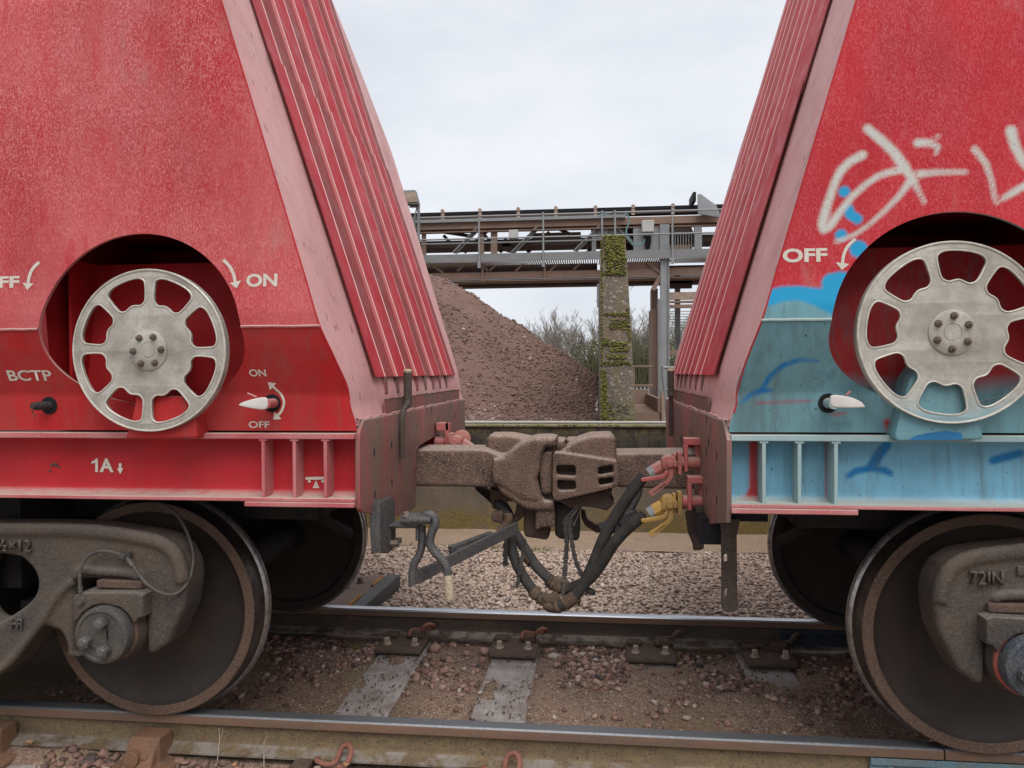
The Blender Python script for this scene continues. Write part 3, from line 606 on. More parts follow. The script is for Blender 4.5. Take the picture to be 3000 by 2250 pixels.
for (sx, lean, hh, lb) in ((638, .006, .155, 'dry pale stalk standing against the near rail, thicker of two'), (775, -.004, .11, 'thin dry stalk against the near rail, right of the thicker one')):
    p = at(sx, 2240, Y=-.085); bb = MB()
    P = [(p[0]-.008, -.085, -.28), (p[0]-.004, -.082, -.18), (p[0]+lean, -.08, -.08), (p[0]+lean*.5, -.078, -.28+hh*1.6)]
    bb.tube(smoothpath(P, 4), [.0026-.0014*k/12 for k in range(13)], 5); bb.tube([P[2], (P[2][0]+.012, -.08, P[2][2]+.02), (P[2][0]+.016, -.08, P[2][2]+.05)], [.0014, .001, .0005], 4)
    tag(bb.build('dry_stalk', 'leverend', None), lb, 'stalk', 'dry stalks by the near rail')
def leaf(sx, sy, Y, s, a, label):
    p = at(sx, sy, Y=Y); bb = MB(); k = 14; P = []
    for j in range(k):
        t = 2*math.pi*j/k; r_ = s*(1 if j % 2 == 0 else .45)*(1.25 if j in (0, 7) else .8); P.append((p[0]+r_*math.cos(t+a), Y+r_*.35*math.sin(t*2), p[2]+r_*math.sin(t+a)*.8))
    bb.add([tuple(p)]+P, [(0, j+1, (j+1) % k+1) for j in range(k)])
    bb.add([(v[0], v[1]+.0012, v[2]) for v in [tuple(p)]+P], [(0, (j+1) % k+1, j+1) for j in range(k)])
    tag(bb.build('dead_leaf', 'leafm', None, smooth=0), label, 'leaf', 'dead leaves by the near rail')
leaf(86, 2175, -.085, .026, .6, 'orange-brown dead leaf on the near rail foot at the left'); leaf(1010, 2240, -.16, .02, .2, 'dead leaf at the bottom edge beside the left clip')
leaf(690, 2240, -.16, .022, 1.2, 'dead leaf at the bottom edge under the thicker dry stalk')
# ================================================================ wall, pillar, stockpile
WY = 4.75; WT = at(1500, 1241, Y=WY)[2]
r = thing('boundary_wall', (0, WY, -.2), 'long low concrete wall, black and mossy above and yellow-green below, behind the gravel', 'wall')
xs = np.arange(-9, 9.01, .09); zs = np.linspace(-.3, WT-.035, 16); b = MB(); idx = {}
for i, xx in enumerate(xs):
    for j, zz in enumerate(zs):
        idx[i, j] = len(b.v); b.v.append((float(xx), WY+.012*float(fbm(np.array([xx*3.]), np.array([zz*3.+5]), 1, 3, 2)[0])-.05*max(0, .2-zz), float(zz)))
b.f += [(idx[i, j], idx[i+1, j], idx[i+1, j+1], idx[i, j+1]) for i in range(len(xs)-1) for j in range(len(zs)-1)]
b.box(-9, 9, WY+.03, WY+.34, -.3, WT-.04); b.build('wall_face', 'wall', r, smooth=40)
b = MB(); b.box(-9, 9, WY-.02, WY+.36, WT-.035, WT-.008); b.build('coping', 'walltop', r, bevel=.008)
b = MB(); b.tube([(-9, WY+.10, WT+.008), (9, WY+.10, WT+.008)], .014, 8); b.build('kerb_pipe', 'boxgrey', r)
n = 900; mxx = RNG.uniform(-2.6, 1.6, n); my = RNG.uniform(WY-.025, WY+.1, n); ms = RNG.uniform(.006, .018, n)
k = (RNG.random(n) < .25+.75*(fbm(mxx, my*0, 1.4, 3, 77) > .1)); stones('moss', np.stack([mxx, my, np.full(n, WT-.012)], 1)[k], ms[k], 'moss', r, flatn=.5)
# bay wall seen end-on: battered aggregate concrete
PY = 5.3
def pc(sx, sy): return atY(sx, sy, PY)
po = [pc(1757, 1241), pc(1761, 702), pc(1770, 692), pc(1822, 690), pc(1832, 700), pc(1848, 940), pc(1866, 1241)]
po[0] = (po[0][0], -.3); po[-1] = (po[-1][0]+.09, -.3); po.insert(1, pc(1758, 1235)); po.insert(-1, pc(1862, 1235))
r = thing('bay_wall', (po[0][0]+.2, PY, -.3), 'tall battered concrete bay wall end with green moss beside the stone pile', 'concrete wall')
plate('concrete_panel', [po], PY, PY+7.5, 'agg', r, bevel=.012)
b = MB()
for sy in (803, 921, 1068):
    x0, z0 = pc(1760, sy); x1, _ = pc(1760+ (1862-1760)*((sy-690)/550*.32+.66), sy); b.box(x0-.01, x1-.01, PY-.004, PY+.02, z0-.006, z0+.006)
b.build('joint', 'castdark', r)
mp_, ms_ = [], []
def mossband(y0, y1, x0, x1, n, s0=.006, s1=.016):
    for k in range(n):
        sy = random.uniform(y0, y1); w0 = 1760+(sy-690)*0.0; w1 = 1832+(sy-690)*.058; sx = w0+(w1-w0)*random.uniform(x0, x1)
        x_, z_ = pc(sx, sy); mp_.append((x_, PY-random.uniform(0, .012), z_)); ms_.append(random.uniform(s0, s1))
mossband(692, 803, .16, .92, 420, .009, .024); mossband(700, 760, .3, .95, 160, .009, .022); mossband(690, 700, .1, .95, 90, .01, .022); mossband(800, 806, .05, .9, 90); mossband(917, 925, .15, .95, 90); mossband(935, 965, .3, .9, 120)
mossband(700, 1235, .0, .05, 260); mossband(1000, 1012, .25, .85, 60, .008, .018); mossband(1018, 1030, .3, .9, 60, .008, .018); mossband(1038, 1050, .2, .8, 60, .008, .018); mossband(1000, 1055, .2, .85, 40); mossband(990, 1012, .05, .25, 60); mossband(1058, 1071, .05, .95, 110); mossband(1085, 1230, .03, .18, 300, .008, .018); mossband(1180, 1225, .2, .8, 60); mossband(1226, 1238, .1, .95, 130)
mossband(900, 1000, .9, 1., 50)
stones('moss', mp_, ms_, 'moss', r, flatn=.55)
# stockpile
def pilez(X, Y):
    R_ = np.sqrt((X+5.2)**2+((Y-11.2)*1.0)**2); z = 4.78-.655*np.sqrt(R_**2+.5)
    th_ = np.arctan2(Y-11.2, X+5.2)*14; z = z+.09*fbm(X, Y, .9, 5, 61)+.035*fbm(X, Y, 4, 3, 62)+.05*fbm(th_, R_*.25, 1.0, 3, 64)
    return np.maximum(z, .86+.05*fbm(X, Y, 2, 4, 63))
PX1 = pc(1757, 1100)[0]
rp = thing('stone_pile', (-4, 11, 0), 'tall heap of red-brown crushed stone behind the wall under the conveyor', 'stone pile')
xs = np.arange(-10.5, PX1+.001, .07); ys = np.arange(WY+.3, 15.5, .07); X, Y = np.meshgrid(xs, ys, indexing='ij'); Z = pilez(X, Y); nn, mm = X.shape; idx = np.arange(nn*mm).reshape(nn, mm)
finish('fines', npmesh('fines', np.stack([X, Y, Z], -1).reshape(-1, 3), np.stack([idx[:-1, :-1], idx[1:, :-1], idx[1:, 1:], idx[:-1, 1:]], -1).reshape(-1, 4)), 'pilem', rp, smooth=180)
n = 70000; x = RNG.uniform(-6.2, PX1, n); y = RNG.uniform(WY+.32, 12.5, n); z = pilez(x, y)
low = z < 1.05; dens = .05+.60*np.clip(fbm(x, y, .8, 3, 71), 0, 1)+.35*np.clip(fbm(x, y, 2.5, 3, 72)-.1, 0, 1)+np.where(low, .35, 0)+np.clip((x+1.9)*.5, 0, .5)+np.where(z > 3.1, .6, 0)
k = RNG.random(n) < dens; x, y, z = x[k], y[k], z[k]; low = low[k]; s = (.006+.020*RNG.random(len(x))**2)*(1+.6*(RNG.random(len(x)) < .07))
tn = np.clip(RNG.beta(2, 2.4, len(x))+np.where(low & (x < -1.2), .25, 0)+np.where(z > 3.0, .25, 0), 0, 1)
o = stones('rocks', np.stack([x, y, z+s*.3], 1), s, 'rubble', rp, flatn=.7, tint=tn); o['kind'] = 'stuff'
# ================================================================ conveyor gantry
GY = 17.5
def gx(sx, Y=GY): return float(at(sx, 700, Y=Y)[0])
def gz(sy, Y=GY, sx=1600): return float(at(sx, sy, Y=Y)[2])
rc = thing('conveyor', (0, GY, 0), 'raised belt conveyor gantry with handrails crossing behind the stone pile', 'conveyor')
GX0, GX1 = -14., 12.
def gband(name, y0, y1, Y, dep, mat, sx=1600, x0=GX0, x1=GX1):
    bb = MB(); bb.box(x0, x1, Y, Y+dep, gz(y1, Y, sx), gz(y0, Y, sx)); return bb.build(name, mat, rc)
gband('belt', 613, 622, GY+.5, .9, 'belt'); gband('cable_tray', 634, 643, GY+.3, .12, 'galv', x1=gx(1835))
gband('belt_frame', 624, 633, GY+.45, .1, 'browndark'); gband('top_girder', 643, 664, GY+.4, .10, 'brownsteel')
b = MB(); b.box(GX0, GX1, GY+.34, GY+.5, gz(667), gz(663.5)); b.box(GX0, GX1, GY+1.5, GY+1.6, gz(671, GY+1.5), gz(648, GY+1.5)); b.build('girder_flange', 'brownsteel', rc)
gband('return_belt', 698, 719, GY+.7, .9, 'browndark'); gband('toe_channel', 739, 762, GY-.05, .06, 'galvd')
b = MB()
for k in range(150):
    xx = gx(1180)+k*.062
    if xx < GX1: b.box(xx, xx+.03, GY, GY+.95, gz(762)-.03, gz(762))
b.build('walkway_grating', 'idler', rc)
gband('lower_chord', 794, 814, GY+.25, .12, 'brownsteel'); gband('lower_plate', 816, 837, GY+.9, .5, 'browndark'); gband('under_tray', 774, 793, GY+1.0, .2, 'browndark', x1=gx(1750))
b = MB(); b.box(GX0, GX1, GY+.2, GY+1.3, gz(816)-.02, gz(816)); b.build('soffit', 'brownsteel', rc)
for i, sx in enumerate([1185, 1297.6, 1406.8, 1519, 1629, 1744.6, 1855, 1971, 2085]):
    x_ = gx(sx, GY+.45); b = MB(); zt = gz(603, GY+.45, sx if False else 1600); zt = float(at(sx, [618, 613.7, 611.4, 608, 605, 603, 600, 597, 594][i], Y=GY+.45)[2])
    b.box(x_-.045, x_+.045, GY+.42, GY+.47, zt-.28, zt-.03); b.lathe([(.055, 0), (.055, .03)], (x_, GY+.40, zt-.05), 'Y', 14); b.build('idler_bracket', 'idler', rc)
b = MB()
for sy, Y in ((628, GY-.04), (694, GY-.04), (707, GY+.02)): b.tube([(GX0, Y, gz(sy, Y)), (GX1 if sy < 700 else gx(1770), Y, gz(sy, Y))], .024, 8)
b.build('handrail', 'galv', rc)
for sx in (1215, 1403.3, 1591.6, 1764, 1802, 1970, 2150):
    x_ = gx(sx, GY-.08); b = MB(); b.tube([(x_, GY-.08, gz(776)-.02), (x_, GY-.08, gz(627))], .026, 8)
    b.lathe([(.001, -.035), (.034, -.02), (.038, 0), (.034, .02), (.001, .035)], (x_, GY-.08, gz(627)), 'Z', 10, (False, False)); b.box(x_-.04, x_+.04, GY-.1, GY-.05, gz(778)-.04, gz(765)); b.build('handrail_post', 'galv', rc)
for (xa, ya, xb, yb) in ((1398, 668, 1327, 741), (1573, 665, 1498, 740), (1757, 661, 1681, 735), (1805.6, 664, 1869, 735), (1225, 668, 1152, 741)):
    pa, pb = at(xa, ya, Y=GY+.45), at(xb, yb, Y=GY+.45); b = MB(); b.beam(pa, pb, .04, .13, (0, 1, 0)); b.beam(pa+np.array([.05, .03, 0]), pb+np.array([.05, .03, 0]), .10, .03, (0, 1, 0)); b.build('diagonal', 'galvd', rc)
for (xa, ya, xb, yb) in ((1300, 690, 1345, 739), (1360, 740, 1432, 672), (1420, 690, 1470, 739), (1545, 740, 1610, 680), (1720, 740, 1775, 690), (1262, 674, 1380, 692), (1700, 700, 1640, 672), (1480, 700, 1490, 735)):
    Y_ = GY+1.5; pa, pb = at(xa, ya, Y=Y_), at(xb, yb, Y=Y_); b = MB(); b.beam(pa, pb, .09, .09, (0, 1, 0)); b.build('diagonal', 'browndark', rc)
for sx in (1241, 1411, 1447, 1740, 1775):
    x_ = gx(sx, GY+.42); b = MB(); w = .09 if sx in (1447,) else .06; b.box(x_-w, x_+w, GY+.42, GY+.5, gz(742), gz(664)); b.build('upright', 'galvd' if sx > 1500 else 'brownsteel', rc)
for (xa, ya, xb, yb) in ((1418, 808, 1452, 778), (1410, 775, 1450, 812), (1340, 795, 1365, 774), (1264, 776, 1300, 800), (1510, 795, 1535, 772), (1597, 806, 1632, 775), (1680, 790, 1700, 772)):
    pa, pb = at(xa, ya, Y=GY+.3), at(xb, yb, Y=GY+.3); b = MB(); b.beam(pa, pb, .05, .08, (0, 1, 0)); b.build('brace', 'brownsteel', rc)
for sx in (1410, 1594): x_ = gx(sx); b = MB(); b.box(x_-.03, x_+.03, GY+.2, GY+.28, gz(816), gz(775)); b.build('hanger', 'brownsteel', rc)
b = MB(); b.prism([atY(a, c, GY+.3) for a, c in ((1470, 700), (1488, 700), (1500, 732), (1476, 728), (1462, 706))], GY+.7, GY+.95); b.build('return_roller', 'browndark', rc)
b = MB(); b.box(gx(1550), gx(1700), GY+.8, GY+.9, gz(697), gz(666)); b.build('dark_chute', 'browndark', rc)
b = MB(); b.box(gx(1858), gx(1936), GY+.35, GY+.4, gz(741), gz(664)); b.box(gx(2040), gx(2062), GY+.35, GY+.4, gz(741), gz(664)); b.box(gx(1731), gx(1822), GY+.5, GY+.54, gz(700), gz(664)); b.build('side_panel', 'galv', rc)
b = MB(); b.box(gx(1822), gx(1860), GY+.8, GY+.9, gz(741), gz(640)); b.build('shadow_opening', 'belt', rc)
b = MB(); b.box(gx(1962), gx(2040), GY+1.0, GY+1.05, gz(741), gz(664)); b.build('drum_cover', 'browndark', rc)
b = MB(); b.box(gx(1966), gx(2038), GY+.6, GY+.65, gz(741), gz(716)); b.build('ply_board', 'plypale', rc)
b = MB(); b.lathe([(.42, 0), (.42, .02), (.30, .03), (.12, .03), (.12, .06)], (gx(1988, GY+.9), GY+.85, gz(704, GY+.9)), 'Y', 24); b.build('drum', 'brownsteel', rc)
b = MB()
for k in range(9): xx = gx(1970+8*k, GY+.5); b.box(xx-.01, xx+.01, GY+.5, GY+.52, gz(741), gz(664))
b.build('guard_mesh', 'galv', rc)
b = MB(); b.box(gx(1936), gx(1964), GY+.28, GY+.42, gz(741), gz(660)); b.build('upright', 'galv', rc)
plate('head_guard', [[atY(a, c, GY+.2) for a, c in ((2044, 570), (2053, 569), (2098, 603), (2115, 640), (2044, 627))]], GY+.15, GY+.25, 'galv', rc, bevel=.01)
b = MB(); b.box(gx(2035), gx(2044), GY+.3, GY+1.2, gz(594), gz(568)); b.build('skirt_rubber', 'belt', rc)
P = [at(a, c, Y=GY+.12) for a, c in ((1755, 634), (1790, 625), (1825, 623), (1842, 636), (1842, 655), (1835, 672), (1838, 695), (1852, 712), (1870, 719), (1885, 712), (1888, 700))]
b = MB(); b.tube(smoothpath(P, 5), .02, 6); b.build('water_hose', 'hosegreen', rc)
def cab(name, x0, x1, y0, y1, Y, dep, label, cables=False):
    r = thing(name, (gx((x0+x1)/2, Y), Y, gz(y1, Y)), label, 'cabinet', None); bb = MB(); bb.box(gx(x0, Y), gx(x1, Y), Y-dep, Y, gz(y1, Y), gz(y0, Y)); bb.build('cabinet', 'boxgrey', r, bevel=.02)
    bb = MB(); bb.box(gx(x0+2, Y), gx(x1-2, Y), Y-dep-.012, Y-dep, gz(y1-2, Y), gz(y0+2, Y)); bb.build('cover', 'boxgrey', r, bevel=.01)
    if cables:
        bb = MB()
        for k in range(5): sx = x0+8+k*4.4; bb.tube([at(sx, y1, Y=Y-.05), at(sx+(18-k*4)*.3, y1+20, Y=Y-.03), at(1893+k*2, y1+38, Y=Y-.02)], .022, 6)
        bb.build('cable', 'belt', r)
cab('junction_box', 1879, 1915, 656, 691, GY+.3, .16, 'square pale grey junction box with black cables hanging on the conveyor', True)
cab('lamp_box', 1492, 1519, 673, 700, GY+.35, .15, 'small pale box lamp hung under the conveyor top girder')
# floodlight on a post
r = thing('floodlight', (gx(1224), GY-.3, gz(702)), 'brown-faced floodlight on a thin post at the left end of the conveyor', 'floodlight')
plate('lamp_head', [[atY(a, c, GY-.3) for a, c in ((1180, 563), (1220, 561), (1230, 598), (1229, 603), (1186, 602))]], GY-.5, GY-.25, 'galvd', r, bevel=.01)
plate('glass', [[atY(a, c, GY-.5) for a, c in ((1186, 566), (1217, 564), (1226, 592), (1194, 593))]], GY-.53, GY-.505, 'idler', r, bevel=.004)
b = MB(); b.tube([at(1226, 600, Y=GY-.3), at(1227, 765, Y=GY-.3)], .04, 8); b.tube([at(1200, 606, Y=GY-.3), at(1228, 606, Y=GY-.3)], .025, 6); b.tube([at(1222, 606, Y=GY-.3), at(1212, 645, Y=GY-.3), at(1212, 765, Y=GY-.3)], .02, 6); b.build('post', 'galvd', r)
# support tower on the right
r = thing('support_tower', (gx(1948), GY+.2, -.3), 'grey steel column with rusty brown side sheets holding up the conveyor', 'steel tower')
b = MB(); b.box(gx(1936), gx(1958), GY+.1, GY+.3, -.34, gz(763)); b.build('column', 'galv', r)
b = MB(); b.box(gx(1928), gx(1936), GY+.05, GY+.35, -.34, gz(880)); b.box(gx(1957), gx(1962), GY+.05, GY+.35, -.34, gz(763)); b.build('column_flange', 'galvd', r)
b = MB(); b.box(gx(1912), gx(1929), GY+.5, GY+1.6, gz(1175), gz(905)); b.box(gx(1917), gx(1935), GY+.9, GY+1.6, gz(1200), gz(840)); b.build('side_sheet', 'brownsteel', r)
for (y0, y1) in ((859, 880), (884, 890), (895, 905), (1028, 1042)): b = MB(); b.box(gx(1960), gx(2080), GY+.3, GY+.45, gz(y1), gz(y0)); b.build('cross_beam', 'idler' if y0 < 860 else 'brownsteel', r)
b = MB(); b.box(gx(1958), gx(2090), GY+.3, GY+.45, gz(804), gz(787)); b.box(gx(1760), gx(1936), GY+.3, GY+.4, gz(806), gz(768)); b.build('head_beam', 'brownsteel', r)
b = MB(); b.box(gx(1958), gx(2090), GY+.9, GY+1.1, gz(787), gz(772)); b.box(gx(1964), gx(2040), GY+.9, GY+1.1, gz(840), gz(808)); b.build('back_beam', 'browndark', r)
b = MB(); b.beam(at(1895, 768, Y=GY+.25), at(1938, 802, Y=GY+.25), .08, .1, (0, 1, 0)); b.beam(at(1938, 806, Y=GY+.25), at(1912, 850, Y=GY+.25), .12, .2, (0, 1, 0)); b.build('gusset', 'brownsteel', r)
b = MB(); b.box(gx(1994), gx(2010), GY+1.4, GY+1.6, -.34, gz(780)); b.build('rear_column', 'galvd', r)
b = MB(); b.box(gx(1748), gx(1757), GY+.3, GY+.5, gz(899), gz(830)); b.build('drop_plate', 'galvd', r)
b = MB()
for k in range(9): b.tube([at(1960, 912+k*8, Y=GY+.9), at(2060, 912+k*8, Y=GY+.9)], .012, 4)
b.build('mesh_guard', 'galvd', r)
# stair platform and stair rails
SY = 8.6
def sx_(a, c, Y=SY): return atY(a, c, Y)
r = thing('platform', (.9, SY, -.3), 'rusty brown steel step platform with grating beside the bay wall', 'platform')
b = MB(); x0, zt = sx_(1855, 1208); x1, _ = sx_(1932, 1208); _, zb = sx_(1880, 1240); b.box(x0, x1, SY, SY+.06, .3, zt); b.build('fascia', 'brownsteel', r)
b = MB()
for k in range(12): yy = SY+.05+k*.22; b.box(x0, x1+.02, yy, yy+.12, zt-.03, zt)
b.build('grating', 'brownsteel', r)
b = MB(); b.box(x0, x1, SY+2.8, SY+2.86, zt, zt+.28); b.beam((x1, SY, zt+.1), (x1, SY+2.8, zt+.1), .05, .22); b.build('toe_board', 'brownsteel', r)
b = MB(); Y2 = SY+2.85
for sy in (1074, 1130): b.tube([at(1850, sy, Y=Y2), at(1912, sy, Y=Y2)], .022, 6)
b.tube([at(1857, 1074, Y=Y2), at(1857, 1200, Y=Y2)], .02, 6); b.build('guard_rail', 'brownsteel', r)
r = thing('stair_rail', (1.2, SY, -.3), 'pale galvanised stair rail sloping down beside the steel column', 'handrail')
b = MB(); b.tube(smoothpath([at(1975, 1077, Y=SY), at(1945, 1077, Y=SY), at(1941, 1082, Y=SY), at(1952, 1200, Y=SY), at(1958, 1245, Y=SY)], 4), .022, 8); b.tube([at(1960, 1142, Y=SY), at(1950, 1142, Y=SY)], .02, 6); b.build('rail_tube', 'galv', r)
b = MB(); b.tube([at(1940, 1145, Y=SY), at(1944, 1260, Y=SY)], .03, 6); b.box(at(1930, 1240, Y=SY)[0], at(1946, 1240, Y=SY)[0], SY+.1, SY+.2, -.34, sx_(1940, 1190)[1]); b.build('stringer', 'idler', r)
# distant yard: palisade fence, tank shed
FY = 48.
r = thing('palisade_fence', (4, FY, -.3), 'distant grey palisade fence seen right of the bay wall', 'fence')
b = MB(); x0 = gx(1850, FY); x1 = gx(2060, FY); z0 = gz(1180, FY); z1 = gz(1135, FY)
k = x0
while k < x1: b.box(k, k+.12, FY, FY+.03, -.34, z1); k += .26
b.box(x0, x1, FY+.03, FY+.08, z1-.25, z1-.15); b.build('pales', 'galv', r)
r = thing('far_shed', (5, FY+8, -.3), 'low pale grey building far behind the palisade fence', 'building')
b = MB(); Y_ = FY+8; b.box(gx(1840, Y_), gx(2050, Y_), Y_, Y_+6, -.34, gz(1128, Y_)); b.build('wall', 'boxgrey', r)
b = MB(); b.box(gx(1870, Y_), gx(2070, Y_), Y_-.2, Y_+6.4, gz(1128, Y_), gz(1116, Y_)); b.build('roof', 'galvd', r)
for sx in (1862, 1880, 1898): b = MB(); b.box(gx(sx, Y_), gx(sx+8, Y_), Y_-.08, Y_-.02, gz(1160, Y_), gz(1140, Y_)); b.build('window', 'belt', r)
# ================================================================ trees
def tree(x, y, h, label, seed, mat='bark', ivy=0.):
    rnd = random.Random(seed); r = thing('tree', (x, y, -.3), label, 'tree', 'bare trees behind the yard'); tr = MB(); cr_ = MB(); tips = []
    def grow(p, d, ln, rad, lv):
        n = 3; pts = [Vector(p)]; q = Vector(p); dd = Vector(d)
        for k in range(n):
            dd = (dd+Vector((rnd.gauss(0, .10), rnd.gauss(0, .10), rnd.gauss(0, .05)+.06))).normalized(); q = q+dd*ln/n; pts.append(q.copy())
        (tr if lv < 2 else cr_).tube(pts, [rad*(1-.5*k/n) for k in range(n+1)], 5 if lv < 2 else 3, False)
        if lv >= 4: return
        for k in range((7, 6, 5, 3)[lv]):
            t = rnd.uniform(.28, 1.0); j = min(int(t*n), n-1); base = pts[j].lerp(pts[j+1], t*n-j)
            a = rnd.uniform(0, 6.28); sp = (.45, .55, .6, .7)[lv]*rnd.uniform(.6, 1.3)
            nd = (dd+Vector((math.cos(a)*sp, math.sin(a)*sp, rnd.uniform(-.05, .25)))).normalized()
            grow(base, nd, ln*rnd.uniform(.38, .62), max(rad*(1-.5*t)*.58, .012), lv+1)
        tips.append(pts[-1])
    for st in range(rnd.choice((1, 2, 2))):
        grow((x+rnd.uniform(-.5, .5), y+rnd.uniform(-.3, .3), -.4), (rnd.uniform(-.12, .12), rnd.uniform(-.1, .1), 1), h*rnd.uniform(.66, .86), h*.015, 0)
    tr.build('trunk', mat, r, smooth=60); cr_.build('crown', mat, r, smooth=0)
    if ivy:
        n = int(1500*ivy); P = []
        for k in range(n):
            zz = rnd.uniform(0, h*.6); a = rnd.uniform(0, 6.28); rr = (.3+.45*math.sin(zz*1.3+seed)**2)*rnd.uniform(.3, 1); P.append((x+rr*math.cos(a), y+rr*math.sin(a), zz))
        stones('ivy', P, [rnd.uniform(.05, .12) for _ in P], 'ivy', r, flatn=.3)
TLB = ['leftmost bare grey tree, its crown just above the slope of the stone pile', 'second bare tree from the left with a low wide crown over the pile', 'thin bare tree with an upright crown, third from the left', 'bare multi-stemmed tree midway between pile and bay wall', 'bare tree with several stems just left of the bay wall', 'tall bare tree whose crown touches the left edge of the bay wall', 'bare tree hidden partly behind the bay wall',
       'bare tree immediately right of the bay wall', 'bare tree with dark ivy between bay wall and steel column', 'thin bare tree just left of the rusty brown sheets', 'bare tree seen through the mesh right of the steel column', 'rightmost bare tree by the right wagon']
for i, sx in enumerate((1560, 1592, 1622, 1650, 1690, 1730, 1790, 1868, 1892, 1915, 1985, 2045)):
    Y_ = 56+((i*37) % 11); top = (985, 962, 958, 968, 945, 940, 938, 945, 950, 948, 955, 962)[i]
    Y_ = Y_+14; tree(gx(sx, Y_), Y_, gz(top+6, Y_)+.3, TLB[i], 50+i, 'barkg' if i % 3 == 1 else 'bark', .5 if i == 8 else 0.)
# scrub: a mass of thin stems and leaf clumps below the trees
b = MB(); x0, x1 = gx(1480, 50), gx(2150, 50)
for k in range(5200):
    xx = random.uniform(x0, x1); yy = random.uniform(50.5, 55); hh = random.uniform(.8, 4.2)*(.8+.3*math.sin(xx*.9)); l1, l2 = random.uniform(-.35, .35), random.uniform(-.3, .3)
    b.tube([(xx, yy, -.34), (xx+l1*.5, yy, hh*.55), (xx+l1+l2, yy, hh)], [.03, .024, .014], 3, False)
tag(b.build('undergrowth', 'scrub', None, smooth=0), kind='stuff')
n = 22000; x = RNG.uniform(x0, x1, n); y = RNG.uniform(51, 58, n); zz = RNG.uniform(-.2, 3.4, n)**1.0*(.75+.5*fbm(x, y, .35, 3, 91))
tag(stones('shrub_leaves', np.stack([x, y, zz], 1), RNG.uniform(.05, .12, n), 'shrubm', flatn=.4), kind='stuff')

ti = ['low bare tree in the back row above the middle of the pile slope', 'low bare tree in the back row left of the bay wall', 'low bare tree in the back row close to the left side of the bay wall', 'low bare tree in the back row right beside the bay wall', 'low bare tree in the back row midway to the rusty sheets', 'low bare tree in the back row against the rusty sheets', 'low bare tree in the back row beyond the mesh guard']
for i, sx in enumerate((1600, 1670, 1715, 1880, 1900, 1928, 2010)): Y_ = 74; tree(gx(sx, Y_), Y_, gz(1000-10*(i % 3)-15, Y_)+.3, ti[i], 150+i, 'bark')
# ================================================================ wagons
YC = .7525
def interp(x, t): return float(np.interp(x, [a for a, _ in t], [b for _, b in t]))
YT = [(.9, -.385), (1.25, -.385), (1.40, -.395), (1.58, -.475), (1.645, -.500), (1.70, -.500), (1.8, -.488), (2.2, -.462), (2.9, -.42), (3.2, -.36), (3.5, -.24), (4.2, .16)]
def Yside(z): return np.interp(z, [a for a, _ in YT], [b for _, b in YT])
def dEdge(z, sl): return np.maximum(0, np.asarray(z)-1.36)*sl+.02*np.exp(-((np.asarray(z)-1.36)/.05)**2)
# sprayed paint strokes (world X,Z on the side of the right wagon) -------------------------------
def strokepts(P, ox, oy, sc, Y=-.46):
    return [(*atY(ox+a/sc, oy+c/sc, Y), w/sc/FPX*2.35) for a, c, w in P]
S1 = dict(chalk=[strokepts(p, 2000, 0, 2.212) for p in (
    [(1200, 830, 30), (1290, 910, 32), (1370, 990, 33), (1430, 1080, 36), (1480, 1160, 28), (1530, 1260, 13), (1555, 1315, 15)],
    [(1165, 1005, 30), (1080, 1050, 28), (1020, 1110, 28), (980, 1190, 26), (945, 1290, 28), (915, 1380, 30), (895, 1460, 32), (905, 1490, 32), (950, 1465, 28), (1010, 1380, 24), (1090, 1280, 22), (1180, 1200, 20), (1270, 1140, 20), (1350, 1115, 22), (1430, 1105, 22)],
    [(1470, 1170, 24), (1400, 1270, 18), (1300, 1370, 15), (1200, 1460, 13), (1100, 1530, 13), (985, 1572, 14)],
    [(1530, 1130, 26), (1640, 1120, 18), (1750, 1118, 16), (1830, 1118, 15)], [(1525, 925, 30), (1600, 925, 24), (1655, 950, 17), (1640, 1000, 8)],
    [(1890, 965, 22), (1960, 1060, 20), (1995, 1180, 16), (2010, 1300, 13), (2025, 1320, 13)], [(2130, 845, 36), (2150, 940, 32), (2200, 1050, 28), (2260, 1130, 24)], [(2070, 1290, 18), (2150, 1240, 24), (2260, 1180, 24)], [(1655, 880, 10), (1660, 882, 10)])],
    blue=[strokepts(p, 2000, 0, 2.212) for p in ([(1040, 1245, 40), (1042, 1247, 40)], [(1065, 1360, 36), (1075, 1395, 36), (1120, 1425, 38)], [(1015, 1530, 42), (1017, 1532, 42)], [(1125, 1620, 62), (1127, 1622, 62)])]
    + [strokepts(p, 2000, 700, 1.952) for p in ([(470, 345, 50), (560, 320, 48), (650, 315, 45), (740, 335, 55), (840, 370, 70)], [(840, 260, 65), (890, 300, 118), (920, 340, 100), (900, 380, 60)])],
    dark=[strokepts(p, 2000, 700, 1.952, -.40) for p in ([(755, 697, 7), (650, 692, 13), (560, 722, 17), (490, 785, 17), (458, 855, 16)], [(335, 940, 8), (390, 892, 18), (450, 868, 20), (512, 865, 9)],
          [(990, 1372, 20), (1040, 1340, 22), (1130, 1328, 22), (1210, 1342, 22), (1240, 1362, 18)], [(1215, 1190, 30), (1165, 1250, 34), (1125, 1320, 32)], [(1840, 1282, 26), (1900, 1265, 26), (2000, 1240, 26)], [(1300, 1140, 14), (1400, 1120, 20), (1500, 1115, 22), (1580, 1130, 18)])])
TEALTOP = [atY(2000+a/1.952, 700+c/1.952, -.48) for a, c in ((380, 395), (440, 372), (480, 345), (560, 318), (650, 318), (760, 355), (865, 430), (900, 470), (1100, 520), (2200, 520))]
